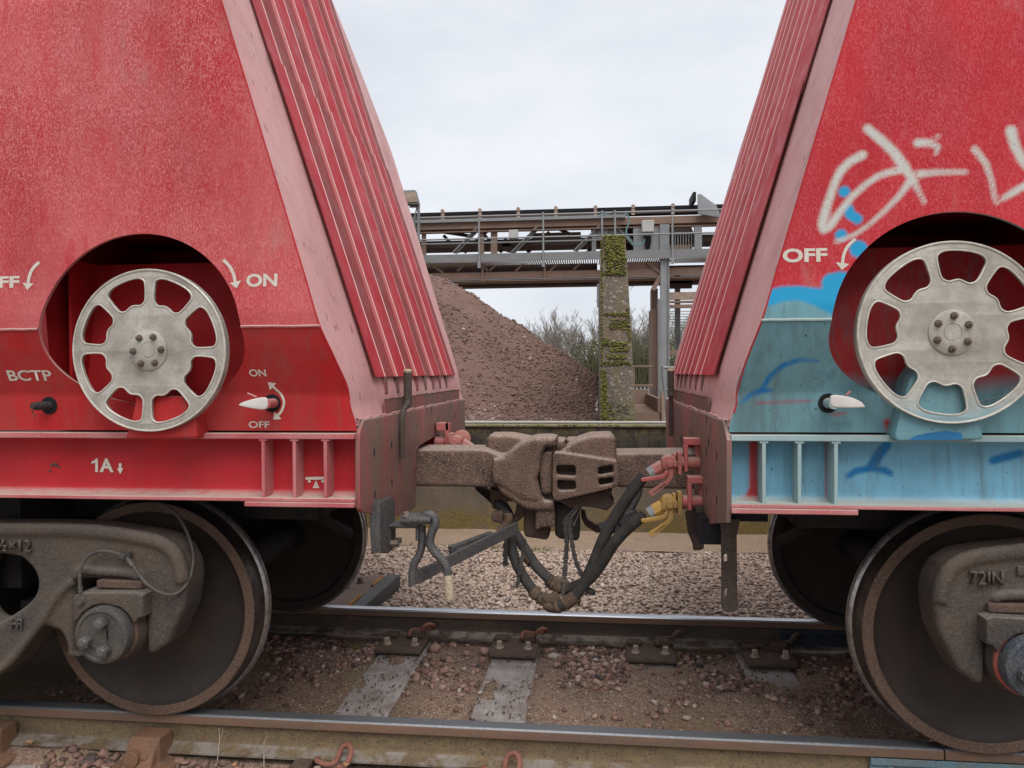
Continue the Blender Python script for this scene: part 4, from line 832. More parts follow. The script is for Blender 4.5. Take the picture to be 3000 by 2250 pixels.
REDFR = [strokepts(p, 2000, 700, 1.952, -.44) for p in ([(862, 500, 16), (838, 560, 22), (850, 640, 10)], [(1200, 1050, 20), (1215, 1100, 16)], [(880, 1010, 7), (960, 1000, 4)], [(440, 940, 5), (620, 935, 6), (760, 930, 4)])]
def dist_strokes(X, Z, strokes, soft=.012):
    out = np.zeros(X.shape)
    for P in strokes:
        for (a, b_, w0), (c, d, w1) in zip(P[:-1], P[1:]):
            vx, vz = c-a, d-b_; L2 = vx*vx+vz*vz+1e-9; t = np.clip(((X-a)*vx+(Z-b_)*vz)/L2, 0, 1)
            dd = np.hypot(X-a-t*vx, Z-b_-t*vz)-(w0+(w1-w0)*t); out = np.maximum(out, np.clip(.5-dd/soft, 0, 1))
    return out
def paint_attrs(X, Z):
    tx = np.array([p[0] for p in TEALTOP]); tz = np.array([p[1] for p in TEALTOP]); top = np.interp(X, tx, tz)
    teal = np.clip(.5+(top-Z)/.03, 0, 1); teal = teal*(1-dist_strokes(X, Z, REDFR, .03))
    return {'g_teal': teal, 'g_blue': dist_strokes(X, Z, S1['blue'], .026), 'g_chalk': dist_strokes(X, Z, S1['chalk'], .030), 'g_dark': dist_strokes(X, Z, S1['dark'], .026)}
# lettering --------------------------------------------------------------------------------------
def textmesh(body, x0, x1, z0, z1, yf, bold=.02):
    cu = bpy.data.curves.new('t', 'FONT'); cu.body = body; cu.size = 1; cu.offset = bold; cu.resolution_u = 4
    o = bpy.data.objects.new('t', cu); COL.objects.link(o)
    me = bpy.data.meshes.new_from_object(o.evaluated_get(bpy.context.evaluated_depsgraph_get())); bpy.data.objects.remove(o); bpy.data.curves.remove(cu)
    n = len(me.vertices); co = np.empty(n*3); me.vertices.foreach_get('co', co); co = co.reshape(-1, 3); a, b_ = co.min(0), co.max(0)
    X = x0+(co[:, 0]-a[0])/(b_[0]-a[0])*(x1-x0); Z = z0+(co[:, 1]-a[1])/(b_[1]-a[1])*(z1-z0)
    me.vertices.foreach_set('co', np.stack([X, yf(Z), Z], 1).ravel()); me.update(); return me
def pxtext(body, sx0, sx1, sy0, sy1, Yp, yf, bold=.02):
    a = atY(sx0, sy1, Yp); c = atY(sx1, sy0, Yp); return textmesh(body, a[0], c[0], a[1], c[1], yf, bold)
def ribbon(P, w, head=None, yf=None, Yp=-.46, tail=None):
    """curved arrow: P = pixel points, w = pixel width, head=(length,halfwidth)"""
    Q = [np.array(p, float) for p in smoothpath([(a, c, 0) for a, c in P], 6)]; vs, fs = [], []
    for i, p in enumerate(Q):
        d = Q[min(i+1, len(Q)-1)]-Q[max(i-1, 0)]; d /= np.linalg.norm(d)+1e-9; nn = np.array([-d[1], d[0], 0])
        for k in (-1, 1): vs.append(p+nn*k*w/2)
        if i: fs.append((2*i-2, 2*i-1, 2*i+1, 2*i))
    for e, hd in ((1, head), (0, tail)):
        if hd:
            p = Q[-1] if e else Q[0]; d = (Q[-1]-Q[-3]) if e else (Q[0]-Q[2]); d /= np.linalg.norm(d); nn = np.array([-d[1], d[0], 0]); k = len(vs)
            vs += [p-nn*hd[1], p+nn*hd[1], p+d*hd[0]]; fs.append((k, k+1, k+2))
    W = []
    for v in vs: x_, z_ = atY(v[0], v[1], Yp); W.append((x_, float(yf(z_)), z_))
    bb = MB(); bb.add(W, fs); return bb.mesh('a')
surf = lambda z: Yside(z)-.0012
lowsurf = surf
# ------------------------------------------------------------------------------------------------
YF0 = -.31
_fr = [(0, 268), (300, 270), (560, 285), (800, 320), (930, 352), (1010, 410), (1055, 500), (1067, 600), (1045, 760), (1005, 850), (957, 955), (880, 1008), (838, 1012), (832, 900), (830, 650), (800, 622), (785, 592), (470, 578), (440, 590), (422, 640), (420, 1000), (455, 1035), (362, 1032), (378, 1000), (374, 940), (335, 880), (250, 850), (180, 930), (60, 1080), (-60, 1165)]
XW_A, XW_B, RW = -1.911, 1.492, .463
_frw = [atY(a/1.952, 1400+c/1.952, YF0) for a, c in _fr]; _frw = [(x-XW_A, z) for x, z in _frw]
_win = [atY(a/1.952, 1400+c/1.952, YF0) for a, c in ((-120, 452), (80, 450), (150, 490), (195, 550), (207, 620), (180, 690), (100, 762), (-60, 850), (-150, 800), (-170, 640))]; _win = [(x-XW_A, z) for x, z in _win]
HB = -.915
def wagon(s, xe, sl, xw, hole, hw, W, left):
    X = lambda d: xe+s*d
    dm = np.array
    # ---- side sheets
    h = .011; ls = np.arange(0, 2.0, h)
    def sheet(name, z0, z1, mat, attrs=False):
        zs = np.linspace(z0, z1, int((z1-z0)/h)+1); D, Z = np.meshgrid(ls, zs, indexing='ij'); D = D+dEdge(Z, sl); XX = xe+s*D
        dx, dz = XX-hole[0], Z-hole[1]; kz = np.where(dz >= 0, 1., .6); r = np.hypot(dx, dz/kz)/.40
        inside = r < 1.0; cell = ~((inside[:-1, :-1].astype(int)+inside[1:, :-1]+inside[1:, 1:]+inside[:-1, 1:]) >= 2)
        vk = np.zeros(D.shape, bool); vd = np.zeros(D.shape, bool)
        for a in (0, 1):
            for c in (0, 1):
                sl_ = (slice(a, D.shape[0]-1+a), slice(c, D.shape[1]-1+c)); vk[sl_] |= cell; vd[sl_] |= ~cell
        bd = vk & vd; rr = np.maximum(r, 1e-3); XX = np.where(bd, hole[0]+dx/rr, XX); Zb = np.where(bd, hole[1]+dz/rr, Z)
        Zb = np.where(bd & ((np.arange(D.shape[1]) == 0) | (np.arange(D.shape[1]) == D.shape[1]-1))[None, :], Z, Zb)
        V = np.stack([XX, Yside(Zb), Zb], -1).reshape(-1, 3); n_, m_ = D.shape; idx = np.arange(n_*m_).reshape(n_, m_)
        Fq = np.stack([idx[:-1, :-1], idx[1:, :-1], idx[1:, 1:], idx[:-1, 1:]], -1)[cell]
        # coarse continuation beyond the frame
        k = len(V); ex = []
        for j, z_ in enumerate(np.linspace(z0, z1, 13)): ex += [(xe+s*(ls[-1]+dEdge(z_, sl)), Yside(z_), z_), (xe+s*6.5, Yside(z_), z_)]
        V = np.concatenate([V, np.array(ex, float)]); Fe = np.array([(k+2*j, k+2*j+1, k+2*j+3, k+2*j+2) for j in range(12)]); Fa = np.concatenate([Fq, Fe])
        at_ = paint_attrs(V[:, 0], V[:, 2]) if attrs else None
        return finish(name, npmesh(name, V, Fa, at_), mat, W, smooth=60)
    sheet('upper_side_sheet', 1.652, 4.2, 'side_spray' if attrsB(s) else 'side_dusty', attrsB(s))
    sheet('lower_side_sheet', 1.262, 1.645, 'low_spray' if attrsB(s) else 'low_red', attrsB(s))
    wl = W_ = MB()
    def seam(z, x0, x1, r_, mat, nm='weld_seam', y=None):
        bb = MB(); n = max(4, int(abs(x1-x0)/.03)); P = [(x0+(x1-x0)*k/n, (Yside(z)-.001 if y is None else y)+random.uniform(-.0006, .0006), z+random.uniform(-.0010, .0010)) for k in range(n+1)]
        bb.tube(P, r_, 6, False); return bb.build(nm, mat, W)
    hx0, hx1 = hole[0]+.415, hole[0]-.415
    seam(1.648, X(dEdge(1.648, sl)), hole[0]-s*.398, .005, 'lip' if left else 'lip_blue'); seam(1.648, hole[0]+s*.398, X(6.4), .005, 'lip' if left else 'lip_blue')
    # hole rim (sheet thickness)
    t = np.linspace(0, 2*np.pi, 121)[:-1]; bb = MB(); vs = []
    for a in t:
        kz = 1. if math.sin(a) >= 0 else .6; x_, z_ = hole[0]+.40*math.cos(a), hole[1]+.40*math.sin(a)*kz; y_ = float(Yside(z_)); vs += [(x_, y_, z_), (x_, y_+.014, z_)]
    bb.add(vs, [(2*i, 2*i+1, (2*i+3) % 240, (2*i+2) % 240) for i in range(120)]); bb.build('opening_rim', 'lip' if left else 'lip_blue', W)
    # recess behind the opening
    x0, x1 = hole[0]-.44, hole[0]+.44; yb = -.19
    bb = MB(); bb.add([(x0, yb-.11, 1.285), (x1, yb-.11, 1.285), (x1, yb, 1.93), (x0, yb, 1.93)], [(0, 1, 2, 3)]); bb.add([(x0, yb, 1.93), (x1, yb, 1.93), (x1, yb+.03, 1.93), (x0, yb+.03, 1.93)], [(0, 1, 2, 3)])
    o = bb.build('recess_plate', 'recess', W) if left else None
    if not left:
        zs = np.linspace(1.285, 1.93, 40); xs_ = np.linspace(x0, x1, 50); XX, ZZ = np.meshgrid(xs_, zs, indexing='ij'); V = np.stack([XX, yb-.11*(1.93-ZZ)/.65, ZZ], -1).reshape(-1, 3); idx = np.arange(2000).reshape(50, 40)
        zt = np.clip((1.455+.015*np.sin(XX*9)-ZZ)/.14+.3, 0, 1).ravel(); z0_ = np.zeros(2000)
        finish('recess_plate', npmesh('recess_plate', V, np.stack([idx[:-1, :-1], idx[1:, :-1], idx[1:, 1:], idx[:-1, 1:]], -1).reshape(-1, 4), {'g_teal': zt, 'g_blue': z0_, 'g_chalk': z0_, 'g_dark': z0_}), 'low_spray', W)
    bb = MB(); xq = hole[0]-.375; bb.box(x0-.02, xq if left else x0, yb-.0, -.415, 1.27, 2.06) if False else None
    bb.add([(x0, -.36, 1.26), (x0, .3, 1.26), (x0, .3, 2.06), (x0, -.44, 2.06)], [(0, 1, 2, 3)]); bb.add([(x1, -.36, 1.26), (x1, .3, 1.26), (x1, .3, 2.06), (x1, -.44, 2.06)], [(0, 1, 2, 3)])
    bb.add([(x0, -.44, 2.06), (x1, -.44, 2.06), (x1, .3, 2.06), (x0, .3, 2.06)], [(0, 1, 2, 3)]); bb.add([(x0, -.37, 1.262), (x1, -.37, 1.262), (x1, .3, 1.262), (x0, .3, 1.262)], [(0, 1, 2, 3)]); bb.add([(x0, .3, 1.26), (x1, .3, 1.26), (x1, .3, 2.06), (x0, .3, 2.06)], [(0, 1, 2, 3)])
    bb.build('recess_box', 'recess', W)
    bb = MB(); xr = hole[0]-.365 if left else hole[0]+.40; bb.box(xr-.012, xr, -.36, yb+.05, 1.30, 1.93); bb.build('recess_rib', 'recess', W)
    # bracket foot under the handwheel
    yw = -.475; c = hw
    fl = [atY(a, b_, -.455) for a, b_ in (((372, 1283), (372, 1275), (390, 1225), (400, 1170), (400, 1160), (556, 1160), (572, 1210), (582, 1274), (578, 1283)) if left else ((2630, 1292), (2621, 1284), (2621, 1266), (2640, 1200), (2665, 1110), (2700, 1060), (2830, 1060), (2860, 1200), (2878, 1280), (2872, 1287)))]
    if left: plate('bracket_foot', [fl], -.462, -.34, 'low_red', W, bevel=.006)
    else:
        o = plate('bracket_foot', [fl], -.462, -.34, 'low_spray', W, bevel=.006); me = o.data; n = len(me.vertices); co = np.empty(n*3); me.vertices.foreach_get('co', co); co = co.reshape(-1, 3)
        for nm, a in (('g_teal', np.ones(n)), ('g_blue', np.zeros(n)), ('g_chalk', np.zeros(n)), ('g_dark', np.zeros(n))): aa = me.attributes.new(nm, 'FLOAT', 'POINT'); aa.data.foreach_set('value', a.astype(np.float32))
        p = [atY(a, b_, -.463) for a, b_ in ((2660, 1290), (2680, 1277), (2720, 1268), (2770, 1262), (2815, 1268), (2820, 1288))]; bb = MB(); bb.add([(x_, -.4645, z_) for x_, z_ in p], [tuple(range(6))]); bb.build('sprayed_patch', flat('sprayed_blue', (.03, .16, .34), .7), W)
    # ---- handwheel
    R0 = .302; base = D2R(88 if left else 105.5); loops = [[(c[0]+R0*math.cos(a), c[1]+R0*math.sin(a)) for a in np.linspace(0, 2*np.pi, 97)[:-1]]]; wins = []
    for k in range(8):
        am = base+D2R(22.5)+k*math.pi/4; q = lambda r, a: (c[0]+r*math.cos(am+D2R(a)), c[1]+r*math.sin(am+D2R(a)))
        P = [q(r_, sg_*a_) for sg_, L_ in ((-1, [(.272, 0), (.272, 9), (.268, 14.5), (.256, 17.8), (.23, 18.4), (.20, 18.2), (.182, 17), (.171, 13), (.169, 9), (.173, 4), (.175, 0)]), (1, [(.173, 4), (.169, 9), (.171, 13), (.182, 17), (.20, 18.2), (.23, 18.4), (.256, 17.8), (.268, 14.5), (.272, 9)])) for r_, a_ in L_]
        wins.append(smoothloop(P, 4))
    m1 = platemesh(loops+wins, yw-.008, yw+.012, .005)
    bb = MB()
    for wn_ in wins: bb.tube([(x_, yw-.0078, z_) for x_, z_ in wn_+[wn_[0]]], .0034, 6, False)
    ring = [(c[0]+.298*math.cos(a), yw-.008, c[1]+.298*math.sin(a)) for a in np.linspace(0, 2*np.pi, 90)]; bb.tube(ring, .0042, 6, False)
    bb2 = MB(); bb2.lathe([(.298, -.008), (.302, .0), (.302, .022), (.293, .022), (.290, .008)], (c[0], yw, c[1]), 'Y', 72, (False, False))
    o = finish('handwheel', joinm('handwheel', [m1, bb2.mesh('x')]), 'wheelalu' if left else 'wheelalu_blue', W, smooth=40); hwo = o
    bb.build('raised_edge', 'lipalu', hwo)
    hb = MB(); hb.lathe([(.075, -.0085), (.075, -.012), (.070, -.0145), (.030, -.0145), (.028, -.0125), (.026, -.0145), (.001, -.0145)], (c[0], yw, c[1]), 'Y', 36, (False, True)); hb.build('hub', 'wheelalu', hwo)
    for k in range(6):
        a = D2R((0 if left else 30)+60*k+(3 if left else -3)); x_, z_ = c[0]+.055*math.cos(a), c[1]+.055*math.sin(a); bb = MB(); bb.lathe([(.0125, 0), (.0125, -.003)], (x_, yw-.0145, z_), 'Y', 16); bb.hexbolt((x_, yw-.017, z_), .0105, .009, 'Y', -1, 6, .3*k); bb.lathe([(.005, 0), (.005, -.016), (.003, -.019)], (x_, yw-.018, z_), 'Y', 10); bb.build('hub_bolt', 'boltrust', hwo)
    bb = MB(); bb.lathe([(.05, .0), (.05, .28)], (c[0], yw+.012, c[1]), 'Y', 20); bb.build('spindle', 'recess', W)
    # ---- sole girder
    yg = -.41; xe6 = X(6.5); gm = 'lip' if left else 'lip_blue'
    bb = MB(); bb.box(X(.004), xe6, yg, yg+.22, 1.232, 1.254); o = bb.build('top_flange', gm, W, bevel=.003)
    bb = MB(); bb.box(X(.004), xe6, yg, yg+.22, .997, 1.012); bb.build('bottom_flange', 'lip', W, bevel=.003)
    if not left: bb = MB(); bb.box(X(.004), xe6, yg+.0015, yg+.1, 1.012, 1.0145); bb.build('flange_overspray', 'lip_blue', W)
    bb = MB(); bb.box(X(.004), X(.43), yg-.004, yg+.2, .978, .9965); bb.build('doubler_plate', 'lip', W, bevel=.003)
    yw_ = yg+.085; xs_ = np.arange(0, 2.05, .012); zs = np.linspace(1.012, 1.232, 20); XX, ZZ = np.meshgrid(xe+s*xs_, zs, indexing='ij'); n_, m_ = XX.shape; idx = np.arange(n_*m_).reshape(n_, m_)
    fil = .022*np.exp(-(ZZ-1.012)/.008)+.02*np.exp(-(1.232-ZZ)/.006); V = np.stack([XX, yw_-fil, ZZ], -1).reshape(-1, 3)
    V = np.concatenate([V, [(X(2.03), yw_, 1.012), (xe6, yw_, 1.012), (xe6, yw_, 1.232), (X(2.03), yw_, 1.232)]]); Fq = np.stack([idx[:-1, :-1], idx[1:, :-1], idx[1:, 1:], idx[:-1, 1:]], -1).reshape(-1, 4); Fq = np.concatenate([Fq, [[n_*m_, n_*m_+1, n_*m_+2, n_*m_+3]]])
    at_ = None
    if not left:
        at_ = paint_attrs(V[:, 0], V[:, 2]); d_ = np.abs(V[:, 0]-xe); fr = np.exp(-((d_-.097)/.016)**2)*1.1+.8*np.exp(-((d_-.085)/.05)**2)*np.clip((1.06-V[:, 2])/.05, 0, 1)+.3*np.exp(-(d_/.02)**2)+.55*np.exp(-((d_-.348)/.009)**2); at_['g_teal'] = np.clip(at_['g_teal']-fr, 0, 1)
    finish('girder_web', npmesh('girder_web', V, Fq, at_), 'girder_spray' if not left else 'girder', W, smooth=60)
    for i, d in enumerate((.110, .230, .352)):
        bb = MB(); bb.box(X(d), X(d+.0125), yg+.004, yw_+.01, 1.012, 1.232); bb.build('stiffener', 'lip' if left else ('lip_blue'), W, bevel=.0015)
        bb = MB(); bb.box(X(d-.009), X(d+.0215), yg+.003, yg+.07, 1.224, 1.233); bb.build('stiffener_cap', 'lip' if left else 'lip_blue', W, bevel=.002)
    # ---- hopper end: sloping frame sheet, corrugated cover, end plate
    zz = [1.28, 1.33, 1.352, 1.372, 1.40, 1.5, 1.6, 1.645, 1.70, 1.8, 2.0, 2.2, 2.5, 2.9, 3.05, 3.2, 3.35, 3.5, 3.8, 4.2]
    NY = 30; V = []
    yfar_ = (lambda z_: interp(z_, [(1.25, 1.90), (1.4, 1.92), (2.0, 2.01), (2.6, 2.12), (3.05, 2.15), (3.6, 1.96), (4.2, 1.66)])) if left else (lambda z_: 2*YC-float(Yside(z_)))
    for z_ in zz:
        y0 = float(Yside(z_)); y1 = yfar_(z_)
        for k in range(NY+1): V.append((X(float(dEdge(z_, sl))), y0+(y1-y0)*k/NY, z_))
    Fq = [(i*(NY+1)+k, i*(NY+1)+k+1, (i+1)*(NY+1)+k+1, (i+1)*(NY+1)+k) for i in range(len(zz)-1) for k in range(NY)]
    bb = MB(); bb.add(V, Fq); bb.build('end_frame_sheet', 'strip', W, smooth=60)
    # far side of the body so the wagon is a closed volume
    bb = MB(); V = []
    for z_ in zz: V += [(X(float(dEdge(z_, sl))), yfar_(z_), z_), (xe6, yfar_(z_), z_)]
    bb.add(V, [(2*i, 2*i+1, 2*i+3, 2*i+2) for i in range(len(zz)-1)]); bb.build('far_side_sheet', 'side_dusty', W)
    for yy in (0, 1):
        P = [(X(float(dEdge(z_, sl))+.003), (float(Yside(z_))+.0 if yy == 0 else yfar_(z_)), z_) for z_ in zz if z_ > 1.29]; bb = MB(); bb.tube(smoothpath(P, 2), .003, 6, False); bb.build('corner_bead', 'girder', W)
    y0, y1 = (-.09, 1.745) if left else (.03, 1.79); per = .195 if left else .205
    LN = [.052, .245, .44, .632, .826, 1.02, 1.212, 1.40, 1.572] if left else [.42, .636, .86, 1.08, 1.285, 1.475, 1.64]
    def corr(za, zb, lift, nm, y0=y0):
        prof = [(y0, 1.)]; hi = 1.
        for yl in LN:
            if hi > .5: prof += [(yl-.004, 1.), (yl+.012, 0.)]
            else: prof += [(yl-.012, 0.), (yl+.004, 1.)]
            hi = 1.-hi
        prof += [(y1, hi)]; V = []; m_ = len(prof); am = .010
        P_ = lambda z_, a, c_: (X((z_-1.36)*sl-(.004+c_*am+lift)), a, z_)
        zs_ = [za, (za+zb)/2, zb]
        for z_ in zs_: V += [P_(z_, a, c_) for a, c_ in prof]
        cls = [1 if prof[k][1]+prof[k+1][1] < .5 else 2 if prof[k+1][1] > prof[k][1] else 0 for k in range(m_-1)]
        for part in (0, 1, 2):
            F_ = [(i*m_+k, i*m_+k+1, (i+1)*m_+k+1, (i+1)*m_+k) for i in range(2) for k in range(m_-1) if cls[k] == part]
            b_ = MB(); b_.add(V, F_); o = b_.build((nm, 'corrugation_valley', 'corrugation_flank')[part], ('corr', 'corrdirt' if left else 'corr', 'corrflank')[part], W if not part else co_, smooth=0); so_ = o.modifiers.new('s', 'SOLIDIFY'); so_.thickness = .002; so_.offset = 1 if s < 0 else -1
            if not part: co_ = o
        b_ = MB()
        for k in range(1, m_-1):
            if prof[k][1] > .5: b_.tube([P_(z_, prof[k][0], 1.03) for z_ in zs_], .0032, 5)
        b_.build('worn_lit_edge', 'wornlitedge', co_)
        b_ = MB(); q0 = [P_(z_, y0, 1.) for z_ in zs_]; q1 = [P_(z_, y0, .55) for z_ in zs_]; b_.add(q0+q1, [(0, 1, 4, 3), (1, 2, 5, 4)]); b_.build('sheet_edge', 'corrdirt', co_)
    zl = 2.79 if left else 2.62
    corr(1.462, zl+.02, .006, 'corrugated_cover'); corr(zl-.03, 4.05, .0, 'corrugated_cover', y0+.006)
    # trickle ridges and jagged weld under the cover
    bb = MB(); yy = y0+.10
    for yy in LN[:-1]:
        bb = MB(); bb.beam((X(float(dEdge(1.385, sl))+.003), yy+.05, 1.385), (X(.1*sl-.001), yy+.05, 1.462), .05, .014, (s, 0, 0)); bb.build('rain_ridge', 'endplate', W, bevel=.006)
    for z_, ya, yb_, r_, mt in ((1.366, y0+.08, y1, .0035, 'castdark'), (1.303, float(Yside(1.3)), 2*YC-float(Yside(1.3)), .0055, 'strip')):
        P = [(X(-.002), ya+(yb_-ya)*k/60, z_+random.uniform(-.003, .003)) for k in range(61)]; bb = MB(); bb.tube(P, [r_*random.uniform(.5, 1.2) for _ in P], 5, False); bb.build('weld_seam', mt, W)
    b_ = MB(); b_.box(X(-.003), X(.003), y0+.08, y1, 1.303, 1.366); b_.build('seam_strip', 'endplate', W)
    if left: pl = [atX(a, c_, xe) for a, c_ in ((1057, 1230), (1047, 1262), (1045, 1290), (1045, 1463), (1047, 1490), (1053, 1500), (1101, 1507), (1145, 1513), (1181, 1511), (1211, 1486), (1213, 1420), (1213, 1322), (1222, 1306), (1280, 1272))]
    else: pl = [atX(a, c_, xe) for a, c_ in ((2128, 1240), (2134, 1262), (2139, 1290), (2139, 1480), (2136, 1531), (2059, 1537), (2040, 1512), (2040, 1425))]+[(.46, .93), (.46, 1.13), (1.05, 1.13)]
    yfar = 2*YC+.40; pl += [(1.047, .93), (1.90, .93), (yfar, .97), (yfar, 1.297)]
    pl[0] = (pl[0][0], 1.299)
    plate('end_plate', [pl], X(-.012), X(.006), 'endplate', W, bevel=.003, plane='YZ')
    bb = MB(); ya, yb_ = (.49, 1.05) if left else (.46, 1.05)
    bb.box(X(.006), X(.45), ya-.012, ya, .84, 1.135); bb.box(X(.006), X(.45), yb_, yb_+.012, .84, 1.135); bb.box(X(.006), X(.45), ya, yb_, 1.122, 1.135); bb.build('coupler_pocket', 'girder', W)
    # slotted rust holes on the end plate
    pr = ((1096, 1325), (1098, 1447), (1147, 1303), (1148, 1413), (1333, 1218)) if left else ((2070, 1320), (2100, 1335), (2070, 1435), (2100, 1465), (2070, 1225), (1960, 1235))
    for a, c_ in pr: y_, z_ = atX(a, c_, xe-s*.012); bb = MB(); bb.prism([(y_-.005, z_-.014), (y_+.003, z_-.019), (y_+.006, z_+.006), (y_, z_+.017), (y_-.006, z_+.009)], X(-.0135), X(-.012), 'YZ'); bb.build('drain_slot', 'belt', W)
    # drain rod
    yy = .27 if left else 1.39; P = [(X(-.03), yy, 1.485), (X(-.03), yy, 1.36), (X(-.03), yy-.01, 1.335), (X(-.03), yy-(.10 if left else .0), 1.285), (X(-.03), yy-(.105 if left else 0), 1.10)]
    bb = MB(); bb.tube(smoothpath(P, 4), [.019]*9+[.013]*8, 10); bb.build('drain_pipe', 'rodrust', W); bb = MB(); bb.lathe([(.018, 0), (.021, .012), (.015, .02)], (X(-.03), yy, 1.475), 'Z', 10); bb.build('pipe_cap', 'leverend', W)
    # ---- black boxes added to darken the space below, roughly underframe and hopper
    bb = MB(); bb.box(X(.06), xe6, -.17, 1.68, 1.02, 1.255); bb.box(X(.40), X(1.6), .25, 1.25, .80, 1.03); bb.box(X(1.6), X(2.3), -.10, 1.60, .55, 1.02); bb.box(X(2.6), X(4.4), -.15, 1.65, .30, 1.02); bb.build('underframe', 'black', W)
    bb = MB(); bb.box(X(.02), xe6, 1.70, 1.92, .99, 1.30); bb.build('far_girder', 'girder', W)
    # ---- bogie
    for dxw, full in ((0, True), (s*1.83, False)):
        cx = xw+dxw
        for yc, sg in ((0, 1), (1.505, -1)):
            y_o = yc-sg*.0625
            prof = [(.001, -.03), (.105, -.03), (.11, .0), (.125, .025), (.20, .045), (.32, .042), (.385, .032), (.412, .016), (.420, .004), (.424, 0), (.458, 0), (.463, .004)]
            tread = [(.463, .004), (.466, .05), (.469, .080), (.474, .088), (.484, .096), (.490, .105), (.490, .116), (.484, .126), (.470, .133)]
            back = [(.470, .133), (.42, .135), (.41, .11), (.25, .075), (.12, .10), (.001, .10)]
            T_ = lambda pr: [(r_, sg*a) for r_, a in pr]
            wb = MB(); wb.lathe(T_(prof[:9]), (cx, y_o, RW), 'Y', 96, (False, False)); wo_ = wb.build('wheel', 'wheelweb', W)
            wb = MB(); wb.lathe(T_(prof[8:]), (cx, y_o, RW), 'Y', 96, (False, False)); wb.build('rim', 'rim', wo_)
            wb = MB(); wb.lathe(T_(tread[:4]), (cx, y_o, RW), 'Y', 96, (False, False)); wb.build('tread', 'tread', wo_); wb = MB(); wb.lathe(T_(tread[3:]), (cx, y_o, RW), 'Y', 96, (False, False)); wb.build('flange', 'flange', wo_)
            wb = MB(); wb.lathe(T_(back), (cx, y_o, RW), 'Y', 64, (False, False)); wb.build('wheel_back', 'wheelweb', wo_)
        ax = MB(); ax.lathe([(.085, -.22), (.085, 1.72)], (cx, 0, RW), 'Y', 24); ax.build('axle', 'black', W)
        # brake block + beam between the wheels
    bb = MB(); bb.beam((xw+s*.56, -.05, .42), (xw+s*.56, 1.55, .42), .12, .12); bb.build('brake_beam', 'black', W)
    bb = MB(); bb.box(xw+s*.72, xw+s*1.12, -.2, 1.7, .32, .78); bb.build('bolster', 'black', W)
    # brake rigging seen between near and far wheel
    bb = MB(); bb.beam((xw-s*.34, .35, .95), (xw-s*.50, .7, .76), .10, .14); bb.tube([(xw-s*.25, .5, .9), (xw-s*.5, 1.1, .55)], .035, 8); bb.build('brake_rigging', 'black', W, bevel=.01)
    mir = lambda P: [(HB*2-u, z_) for u, z_ in P[::-1]]
    poly = [(xw-s*u, z_) for u, z_ in [p for p in _frw]+[(HB+.25, .22)]+[(2*HB-(HB+.25), .22)]+mir(_frw)]
    w1 = [(xw-s*u, z_) for u, z_ in smoothloop(_win, 4)]; w2 = [(xw-s*(2*HB-u), z_) for u, z_ in smoothloop(_win, 4)]
    for ysf, nm in ((YF0, 1), (2*YC-YF0-.16, 0)):
        m1 = platemesh([poly, w1, w2], ysf, ysf+.16, .022)
        if nm:
            q = lambda a, c_: ((lambda p: (xw-s*(p[0]-XW_A), p[1]))(atY(a/1.952, 1400+c_/1.952, YF0)))
            e1 = MB(); P = [q(*a) for a in ((445, 575), (440, 545), (480, 528), (620, 540), (760, 550), (800, 575))]; e1.tube(smoothpath([(a, YF0-.004, c_) for a, c_ in P], 4), .016, 8)
            P = [q(*a) for a in ((-60, 300), (300, 300), (560, 312), (790, 345), (915, 378), (985, 430), (1022, 510), (1035, 600))]; e1.tube(smoothpath([(a, YF0+.012, c_) for a, c_ in P], 4), .03, 8)
            P = [q(*a) for a in ((420, 590), (330, 680), (260, 790), (180, 900), (60, 1050), (-60, 1140))]; e1.tube(smoothpath([(a, YF0+.0, c_) for a, c_ in P], 4), .018, 8)
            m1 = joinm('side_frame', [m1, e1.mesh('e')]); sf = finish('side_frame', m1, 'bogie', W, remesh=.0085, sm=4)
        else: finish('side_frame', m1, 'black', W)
    # adapter, bearing, cap
    q = lambda a, c_: ((lambda p: (xw-s*(p[0]-XW_A), p[1]))(atY(a/1.952, 1400+c_/1.952, -.36)))
    ad = [q(*a) for a in ((428, 690), (435, 668), (480, 652), (790, 652), (826, 668), (828, 790), (800, 800), (776, 834), (742, 775), (690, 735), (600, 716), (540, 728), (480, 770), (455, 810), (430, 822))]
    plate('bearing_adapter', [ad], -.372, -.20, 'bogie', W, bevel=.008)
    bb = MB(); a, c_ = q(525, 595), q(790, 650); bb.box(a[0], c_[0], -.335, -.2, c_[1], a[1]); bb.build('adapter_pad', 'castdark', W, bevel=.006)
    o_ = (xw, 0, RW); bb = MB(); bb.lathe([(.11, -.14), (.125, -.16), (.128, -.20), (.128, -.30), (.120, -.335)], o_, 'Y', 48, (True, True)); be = bb.build('bearing', 'bogie', W)
    bb = MB(); bb.lathe([(.120, -.335), (.1205, -.345), (.116, -.352)], o_, 'Y', 48); bb.build('bearing_seal', 'rim' if left else 'sealred', be)
    bb = MB(); bb.lathe([(.112, -.350), (.113, -.385), (.108, -.398), (.100, -.402), (.094, -.402), (.090, -.398), (.032, -.398), (.028, -.392), (.001, -.392)], o_, 'Y', 48); cp = bb.build('bearing_cap', 'cap' if left else 'capblue', be)
    an = (78, 198, 292) if left else (200, 320, 80); P = [(xw+.056*math.cos(D2R(a)), RW+.056*math.sin(D2R(a))) for a in an]
    bb = MB(); mxp = np.mean(P, 0); tri = [(mxp[0]+(p[0]-mxp[0])*1.42, mxp[1]+(p[1]-mxp[1])*1.42) for p in P]; bb.prism(tri, -.406, -.402); bb.build('lock_plate', 'cap' if left else 'capblue', be, bevel=.0012)
